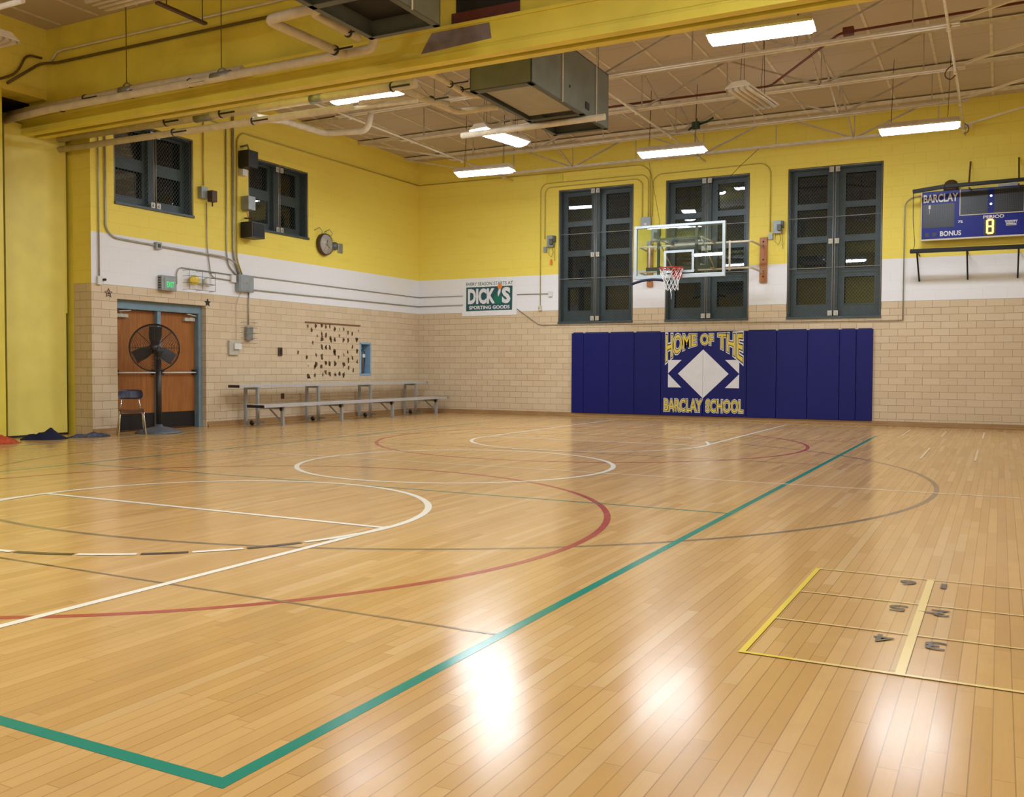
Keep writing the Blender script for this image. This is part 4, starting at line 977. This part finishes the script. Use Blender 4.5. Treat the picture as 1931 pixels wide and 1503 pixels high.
# ------------------------------------------------------------ heating units and pipes
def unit(label, ya, yb_, name='heating_unit'):
    x0, x1, z0, z1 = 6.72, 7.62, 4.72, 5.52
    t = thing(name, label, 'heating unit', ((x0+x1)/2, (ya+yb_)/2, z0), 'ceiling heating units')
    L = yb_-ya
    mb = MB(); th = .02
    mb.box(x0, x1, ya, yb_, z1-th, z1); mb.box(x0, x0+th, ya, yb_, z0, z1); mb.box(x1-th, x1, ya, yb_, z0, z1); mb.box(x0, x1, ya, ya+th, z0, z1); mb.box(x0, x1, yb_-th, yb_, z0, z1)
    mb.build('casing', M['unit'], t, bevel=.006)
    mb = MB(); e = .07
    for q in ((x0, x0+e, ya, yb_), (x1-e, x1, ya, yb_), (x0, x1, ya, ya+.13), (x0, x1, yb_-e, yb_), (x0, x1, ya+L*.62, ya+L*.62+.10)): mb.box(q[0], q[1], q[2], q[3], z0-.015, z0)
    mb.build('base_frame', M['unitdark'], t, bevel=.004)
    mb = MB(); mb.box(x0+e+.02, x1-e-.02, ya+.22, ya+L*.60, z0+.035, z0+.05); mb.build('access_panel', M['unitpale'], t)
    mb = MB(); mb.box(x0+e, x1-e, ya+L*.66, yb_-e, z0+.16, z0+.17); mb.build('intake_screen', M['dark'], t)
    mb = MB()
    for y in (ya+.9*L/2.6, ya+L*.8): mb.tube([(x1+.02, y, z0-.03), (x1+.02, y, CZ-.02)], .009, 6)
    mb.build('hanger_rod', M['cream'], t)
    mb = MB(); mb.box(x1, x1+.012, ya+L*.66, ya+L*.66+.12, z0+.08, z0+.18); mb.lathe((x1, ya+L*.45, z0+.25), [(.018, 0), (.018, .01)], 8, 0, (1, 0, 0)); mb.build('name_plate', M['black'], t)
    return t
unit('grey heating unit hanging under the joists, beyond the yellow beam', -9.02, -6.42)
unit('grey heating unit at the top edge, in front of the yellow beam', -14.0, -11.18)

def pipe(parts, label, r=.045, mat='pipewrap', bands=(), fil=.12):
    t = thing('heating_pipe', label, 'pipe', parts[0][0], None)
    mb = MB()
    for p in parts: mb.tube(fillet(p, fil), r, 12)
    mb.build('pipe_wrap', M[mat], t)
    if bands:
        for (c, d) in bands:
            mb = MB(); c = Vector(c); d = Vector(d).normalized(); mb.tube([c-d*.012, c+d*.012], r+.008, 12); mb.box(c.x+.02, c.x+.30, c.y-r-.004, c.y-r+.004, c.z-r*.55, c.z-r*.15)
            mb.build('clamp_band', M['black'], t)
    return t
X1 = (1, 0, 0)
pipe([[(-.5, -9.66, 4.74), (6.3, -9.66, 4.70)]], 'upper cream heating pipe beyond the yellow beam, from the left corner', .058, bands=[((1.9, -9.66, 4.73), X1), ((3.0, -9.66, 4.72), X1), ((5.95, -9.66, 4.70), X1)])
pipe([[(-.5, -9.66, 4.57), (5.3, -9.66, 4.53)]], 'lower cream heating pipe beyond the yellow beam, from the left corner', .048, bands=[((2.05, -9.66, 4.56), X1), ((3.6, -9.66, 4.545), X1)])
pipe([[(3.55, -9.60, 4.62), (2.45, -7.74, 5.13), (2.48, -6.72, 5.15), (3.22, -6.5, 5.16), (3.3, -6.5, 5.45)]], 'cream heating pipe loop branching off toward the left wall', .055, fil=.14)
pipe([[(6.0, -9.62, 4.70), (6.05, -8.22, 4.72), (6.71, -8.20, 4.72)]], 'cream pipe loop entering the side of the far heating unit', .045, bands=[((6.05, -8.9, 4.72), (0, 1, 0))])
pipe([[(6.2, -9.75, 4.95), (6.35, -9.1, 4.90), (6.45, -8.6, 4.80), (6.71, -8.5, 4.80)]], 'cream valve pipe beside the left face of the far heating unit', .040, bands=[((6.38, -8.95, 4.87), (0, 1, 0)), ((6.42, -8.75, 4.84), (0, 1, 0))])
pipe([[(5.3, -9.5, 4.62), (5.95, -9.3, 4.66), (6.2, -8.7, 4.70)]], 'short cream pipe joining the loops near the far heating unit', .036)
pipe([[(4.76, -9.42, 4.60), (6.17, -9.42, 4.56)]], 'thin cream tube below the ceiling light among the pipes', .026, 'cream')
pipe([[(5.55, -7.25, 4.655), (7.90, -7.25, 4.665)]], 'cream tube with a capped end crossing under the far heating unit', .045, 'pipewrap')
pipe([[(-.5, -10.62, 4.80), (.5, -10.64, 4.83), (6.35, -10.62, 4.84), (6.42, -10.70, 5.0), (6.42, -10.95, 5.05)]], 'lower cream heating pipe in front of the yellow beam', .052, bands=[((.85, -10.62, 4.83), X1), ((3.4, -10.62, 4.84), X1), ((2.3, -10.62, 4.84), X1)])
pipe([[(-.5, -10.50, 4.93), (2.4, -10.50, 4.96), (4.2, -10.50, 4.94)]], 'upper cream heating pipe in front of the yellow beam', .050, bands=[((1.2, -10.50, 4.95), X1)])
pipe([[(5.95, -10.66, 4.82), (5.97, -12.00, 4.78), (6.71, -12.0, 4.80)]], 'cream pipe loop entering the side of the near heating unit', .052, bands=[((5.96, -10.85, 4.81), (0, 1, 0))])
pipe([[(6.30, -10.85, 4.90), (6.35, -11.75, 4.88), (6.71, -11.8, 4.88)]], 'cream valve pipe beside the left face of the near heating unit', .044, bands=[((6.31, -11.05, 4.89), (0, 1, 0))])
def hanger(x, y, z, label, gap=.12):
    t = thing('pipe_hanger', label, 'pipe hanger', (x, y, z))
    mb = MB(); mb.tube([(x+.075*math.cos(k*PI/8), y, z+.02+.075*math.sin(k*PI/8)) for k in range(16)], .010, 6, closed=True); mb.build('ring', M['galv'], t)
    mb = MB(); mb.tube([(x, y, z+.09), (x, y, CZ-.02)], .006, 6); mb.build('rod', M['conduit_o'], t)
    mb = MB(); mb.lathe((x-gap, y, z-.01), [(.062, 0), (.062, gap*2)], 12, 0, (1, 0, 0)); mb.build('saddle', M['galv'], t)
hanger(2.05, -10.50, 4.96, 'ring hanger on the near pipes, left of two')
hanger(3.95, -10.62, 4.86, 'ring hanger with grey saddle on the near pipes, right of two', .16)
hanger(2.65, -9.66, 4.72, 'grey saddle hanger on the far pipes above the electrical box', .16)
hanger(4.72, -9.66, 4.72, 'ring hanger on the far pipes beside the ceiling light', .10)
conduit([(.03, -10.9, 5.22), (.03, -10.36, 5.66), (.25, -10.27, 5.66), (5.1, -10.27, 5.64), (6.6, -10.27, 5.64)], .020, 'dark conduit along the yellow bulkhead, upper left', 'conduit_o', fil=.15)
conduit([(.15, -10.27, 5.70), (.30, -10.27, 5.83), (4.9, -10.27, 5.82), (6.6, -10.27, 5.80)], .016, 'pale yellow conduit above the dark one on the bulkhead', 'cream', fil=.1)
conduit([(.03, -11.6, 5.25), (.03, -11.1, 5.2), (.04, -10.75, 5.4), (.04, -10.6, 5.72), (.04, -10.35, 5.74)], .018, 'curled dark cable at the upper left corner', 'conduit_o', fil=.15, cat='cable')
mb = MB(); mb.bar((4.27, -11.94, 5.28), (4.27, -11.2, 5.28), .06, .03); mb.tube([(4.27, -11.25, 5.29), (4.27, -11.25, CZ)], .006, 6); mb.tube([(4.27, -11.8, 5.29), (4.27, -11.8, CZ)], .006, 6)
tag(mb.build('strut_channel', M['darkbrown']), 'dark brown strut hung from the ceiling at upper left', 'strut')
pipe([[(1.2, -13.15, 5.0), (3.62, -13.15, 5.0)]], 'short cream tube at the extreme upper left corner', .030, 'cream')
# sprinkler line on the third joist, and the stray green object
conduit([(6.6, -4.30, 5.66), (7.35, -4.27, 5.68), (9.55, -4.28, 5.66), (10.9, -6.2, 5.68), (13.4, -6.2, 5.72)], .018, 'thin red-brown pipe clipped along the third roof joist', 'redbrown', fil=.1, cat='pipe', name='thin_pipe')
t = thing('fitting', 'dark red-brown junction box on the thin pipe by the fourth joist', 'junction box', (11.0, -6.2, 5.66)); mb = MB(); mb.box(10.94, 11.08, -6.25, -6.15, 5.64, 5.74); mb.build('junction_body', M['redbrown'], t, bevel=.006)
t = thing('green_gadget', 'dark green object sitting on the second roof joist', 'ornament', (7.80, -2.45, 5.58))
mb = MB(); mb.box(7.72, 7.86, -2.52, -2.40, 5.585, 5.72); mb.build('gadget_body', M['greenmetal'], t, bevel=.02)
mb = MB(); mb.tube([(7.84, -2.46, 5.66), (8.0, -2.46, 5.70), (8.12, -2.46, 5.76)], .02, 6); mb.tube([(7.74, -2.46, 5.64), (7.64, -2.46, 5.58)], .02, 6); mb.tube([(7.8, -2.46, 5.70), (7.8, -2.46, 5.78)], .018, 6); mb.build('gadget_arm', M['greenmetal'], t)
conduit([(12.25, -4.7, 5.50), (12.16, -4.72, 5.44), (12.12, -4.74, 5.34), (12.2, -4.72, 5.27), (12.27, -4.7, 5.34)], .008, 'loop of wire tied to the right-hand lengthwise pipe', 'darkbrown', n=5, cat='wire', name='wire_loop')
conduit([(12.27, -.95, 5.52), (12.34, -.95, 5.46), (12.33, -.95, 5.36), (12.26, -.95, 5.34)], .008, 'small wire loop on the right-hand pipe near the far wall', 'darkbrown', n=5, cat='wire', name='wire_loop')
t = thing('smoke_detector', 'small dark round detector on the deck above the right windows', 'detector', (11.0, -7.2, 6.1))
mb = MB(); mb.lathe((11.0, -7.2, CZ-.09), [(.05, 0), (.08, .03), (.08, .09)], 14); mb.build('detector_body', M['darkbrown'], t)

# ------------------------------------------------------------ bleacher
def bleacher():
    t = thing('bleacher', 'two-row aluminium bleacher against the left wall', 'bleacher', (.6, -3.5, 0))
    ya, yc = -6.70, -.32
    for nm, x0, x1, z in (('upper_plank', .20, .46, .765), ('lower_plank', .66, 1.06, .405)):
        mb = MB(); mb.box(x0, x1, ya, yc, z-.045, z)
        for k in range(1, 6): mb.box(x0+(x1-x0)*k/6-.002, x0+(x1-x0)*k/6+.002, ya, yc, z, z+.0015)
        p = mb.build(nm, M['alu'], t, bevel=.006)
        for y0 in (ya-.012, yc-.004):
            mb = MB(); mb.box(x0-.004, x1+.004, y0, y0+.016, z-.048, z+.003); mb.build('end_cap', M['black'], p)
    for y in (-6.20, -4.42, -2.62, -.80):
        mb = MB()
        for x in (.14, .44): mb.bar((x, y, 0), (x, y, .72), .05, .05, up=(0, 1, 0))
        mb.bar((.14, y, .70), (.47, y, .70), .035, .05); mb.bar((.14, y, .06), (.62, y, .06), .03, .04)
        mb.build('rear_support', M['aluleg'], t)
        mb = MB(); mb.bar((.98, y+.08, 0), (.98, y+.08, .35), .055, .05, up=(0, 1, 0)); mb.bar((.44, y+.08, .335), (1.03, y+.08, .335), .035, .05); mb.bar((.96, y+.08, .08), (.66, y+.08, .32), .022, .022)
        mb.build('front_leg', M['aluleg'], t)
        mb = MB(); mb.lathe((.98, y+.045, .315), [(.035, 0), (.035, .01)], 10, 0, (0, -1, 0)); mb.build('knuckle', M['black'], t)
        mb = MB(); mb.lathe((.30, y-.02, .045), [(.045, 0), (.045, .04)], 14, 0, (0, 1, 0)); mb.build('caster', M['black'], t)
bleacher()

# ------------------------------------------------------------ fan
def fan():
    c = Vector((.50, -8.60, 0)); cam = Vector((12.93, -19.67, 0)); d = (cam-c).normalized(); s = Vector((-d.y, d.x, 0)); Z = Vector((0, 0, 1))
    t = thing('pedestal_fan', 'large dark pedestal fan standing in front of the double door', 'fan', c)
    h = Vector((c.x, c.y, 1.415))+s*(-.06)
    mb = MB(); mb.lathe(c, [(.375, 0), (.37, .02), (.30, .05), (.18, .085), (.07, .11), (.035, .16)], 32); mb.build('base', M['fanbase'], t)
    mb = MB(); mb.tube([c+Z*.12, c+Z*1.22], .045, 14); mb.tube([c+Z*1.10, c+Z*1.36], .032, 12); mb.build('pole', M['fan'], t)
    mb = MB(); mb.lathe(h-d*.24, [(.05, 0), (.09, .02), (.09, .18), (.05, .20)], 20, 0, d); mb.box(c.x-.05, c.x+.05, c.y-.05, c.y+.05, 1.28, 1.36); mb.build('motor', M['fan'], t)
    R = .39
    for nm, off, dep in (('front_grille', .10, .05), ('rear_grille', -.12, -.04)):
        mb = MB()
        for q in range(1, 17):
            r = R*q/16; o = off+dep*(1-(q/16)**2)
            if q % 1 == 0: mb.tube([h+d*o+r*(math.cos(k*PI/18)*s+math.sin(k*PI/18)*Z) for k in range(36)], .0022 if q < 16 else .009, 4, closed=True)
        for k in range(8):
            a = k*PI/4; u = math.cos(a)*s+math.sin(a)*Z
            mb.tube([h+d*(off+dep)+u*.04, h+d*(off+dep*.75)+u*R*.5, h+d*off+u*R], .004, 4)
        mb.lathe(h+d*(off+dep), [(.05, 0), (.045, .012)], 16, 0, d if off > 0 else -d)
        mb.build(nm, M['fan'], t)
    mb = MB()
    mb.tube([h-d*.12+R*(math.cos(k*PI/18)*s+math.sin(k*PI/18)*Z) for k in range(36)], .01, 6, closed=True); mb.build('rim_band', M['fan'], t)
    for k in range(3):
        a = math.radians(93-k*120-6); u = math.cos(a)*s+math.sin(a)*Z; v = -math.sin(a)*s+math.cos(a)*Z
        mb = MB(); g = []; n = 6
        for i in range(n+1):
            r = .05+(R-.09)*i/n; w = .055+.045*min(1, i/2.5)
            for j, e in enumerate((-1, 0, 1)): g.append(h+u*r+v*w*e+d*(-.03*e+.01*(e == 0)))
        fs = [(i*3+j, i*3+j+1, i*3+j+4, i*3+j+3) for i in range(n) for j in range(2)]
        b = len(g); g2 = [p-d*.004 for p in g]
        mb.add(g+g2, fs+[tuple(b+q for q in f[::-1]) for f in fs], 0, True); mb.build('blade', M['fanblade'], t)
    mb = MB(); mb.lathe(h-d*.05, [(.055, 0), (.055, .09), (.03, .11)], 16, 0, d); mb.build('hub', M['fan'], t)
fan()

# ------------------------------------------------------------ school chair
def chair():
    c = Vector((.60, -9.24, 0)); cam = Vector((12.93, -19.67, 0)); f = (cam-c).normalized()
    a = math.radians(4); f = Vector((f.x*math.cos(a)-f.y*math.sin(a), f.x*math.sin(a)+f.y*math.cos(a), 0)); s = Vector((f.y, -f.x, 0))*-1; Z = Vector((0, 0, 1))
    t = thing('school_chair', 'small school chair with a dark navy backrest beside the fan', 'chair', c)
    def W(x, y, z): return c+s*x+f*y+Z*z
    mb = MB(); g = []; nx, ny = 8, 7
    for j in range(ny+1):
        for i in range(nx+1):
            u = -1+2*i/nx; v = -1+2*j/ny; g.append(W(.185*u*(1-.10*v*v), .17*v, .405+.02*u*u-.02*max(v, 0)**2))
    fs = [(j*(nx+1)+i, j*(nx+1)+i+1, (j+1)*(nx+1)+i+1, (j+1)*(nx+1)+i) for j in range(ny) for i in range(nx)]
    n = len(g); mb.add(g+[p-Z*.02 for p in g], fs+[tuple(n+q for q in q4[::-1]) for q4 in fs]+[(i, i+1, n+i+1, n+i) for i in range(nx)]+[(ny*(nx+1)+i+1, ny*(nx+1)+i, n+ny*(nx+1)+i, n+ny*(nx+1)+i+1) for i in range(nx)], 0, True); mb.build('seat', M['brownseat'], t)
    mb = MB(); g = []; nx, nz = 10, 6
    for j in range(nz+1):
        for i in range(nx+1):
            u = -1+2*i/nx; v = -1+2*j/nz; k = (1-abs(v)**3*.12); g.append(W(.185*u*k, -.20+.05*u*u-.015*v, .655+.075*v*(1-.12*abs(u)**4)))
    fs = [(j*(nx+1)+i, j*(nx+1)+i+1, (j+1)*(nx+1)+i+1, (j+1)*(nx+1)+i) for j in range(nz) for i in range(nx)]
    n = len(g); mb.add(g+[p-f*.014 for p in g], fs+[tuple(n+q for q in q4[::-1]) for q4 in fs]+[(i, i+1, n+i+1, n+i) for i in range(nx)]+[(nz*(nx+1)+i+1, nz*(nx+1)+i, n+nz*(nx+1)+i, n+nz*(nx+1)+i+1) for i in range(nx)], 0, True); mb.build('backrest', M['navyplastic'], t)
    mb = MB()
    for q in (-1, 1): mb.tube([W(q*.14, -.225, .70), W(q*.13, -.225, .56), W(q*.155, -.16, .40), W(q*.15, .10, .385)], .010, 8)
    mb.build('back_upright', M['chrome'], t)
    for q in (-1, 1):
        mb = MB(); mb.tube(fillet([W(q*.14, -.06, .385), W(q*.17, .12, .382), W(q*.205, .21, 0)], .05), .011, 8); mb.build('leg', M['chrome'], t)
        mb = MB(); mb.tube(fillet([W(q*.14, .06, .378), W(q*.17, -.12, .375), W(q*.205, -.23, 0)], .05), .011, 8); mb.build('leg', M['chrome'], t)
chair()

# ------------------------------------------------------------ clothes on the floor
def cloth(name, label, cx, cy, rx, ry, h, mat, seed, ang=0):
    rr = random.Random(seed); mb = MB(); nr, na = 12, 40; vs = [(cx, cy, h)]; ca, sa = math.cos(ang), math.sin(ang)
    for i in range(1, nr+1):
        q = i/nr
        for j in range(na):
            a = 2*PI*j/na; k = 1+.30*noise.noise(Vector((math.cos(a)*1.6+seed, math.sin(a)*1.6, seed)))
            x, y = q*k*rx*math.cos(a), q*k*ry*math.sin(a); x, y = x*ca-y*sa, x*sa+y*ca
            nn = noise.noise(Vector((x*5+seed, y*5, 2)))+.35*noise.noise(Vector((x*13, y*13+seed, 4)))
            z = max(.004, h*(1-q**1.6)*(.75+.9*nn)+.022*(1-q**6)+.016*nn*(1-q**4)); z = .003 if i == nr else z
            vs.append((cx+x, cy+y, z))
    fs = [(0, 1+j, 1+(j+1) % na) for j in range(na)]+[(1+i*na+j, 1+(i+1)*na+j, 1+(i+1)*na+(j+1) % na, 1+i*na+(j+1) % na) for i in range(nr-1) for j in range(na)]
    mb.add(vs, fs, 0, True); tag(mb.build(name, M[mat], origin=(cx, cy, 0)), label, 'clothing')
cloth('jacket', 'dark navy jacket heaped on the floor at the foot of the yellow partition', .12, -10.40, .36, .22, .13, 'navycloth', 3, math.radians(60))
cloth('jacket', 'grey-blue garment lying flat between the partition and the doors', .30, -9.80, .30, .13, .05, 'greycloth', 8, math.radians(62))
cloth('jacket', 'orange-red garment on the floor at the left edge of the picture', .30, -11.25, .25, .13, .11, 'redcloth', 5, math.radians(60))
mb = MB(); mb.tube(fillet([(.0, -10.75, .012), (.08, -10.62, .015), (.05, -10.45, .02)], .05), .012, 6); tag(mb.build('strap', M['black'], origin=(.05, -10.6, 0)), 'black strap on the floor left of the navy jacket', 'strap')
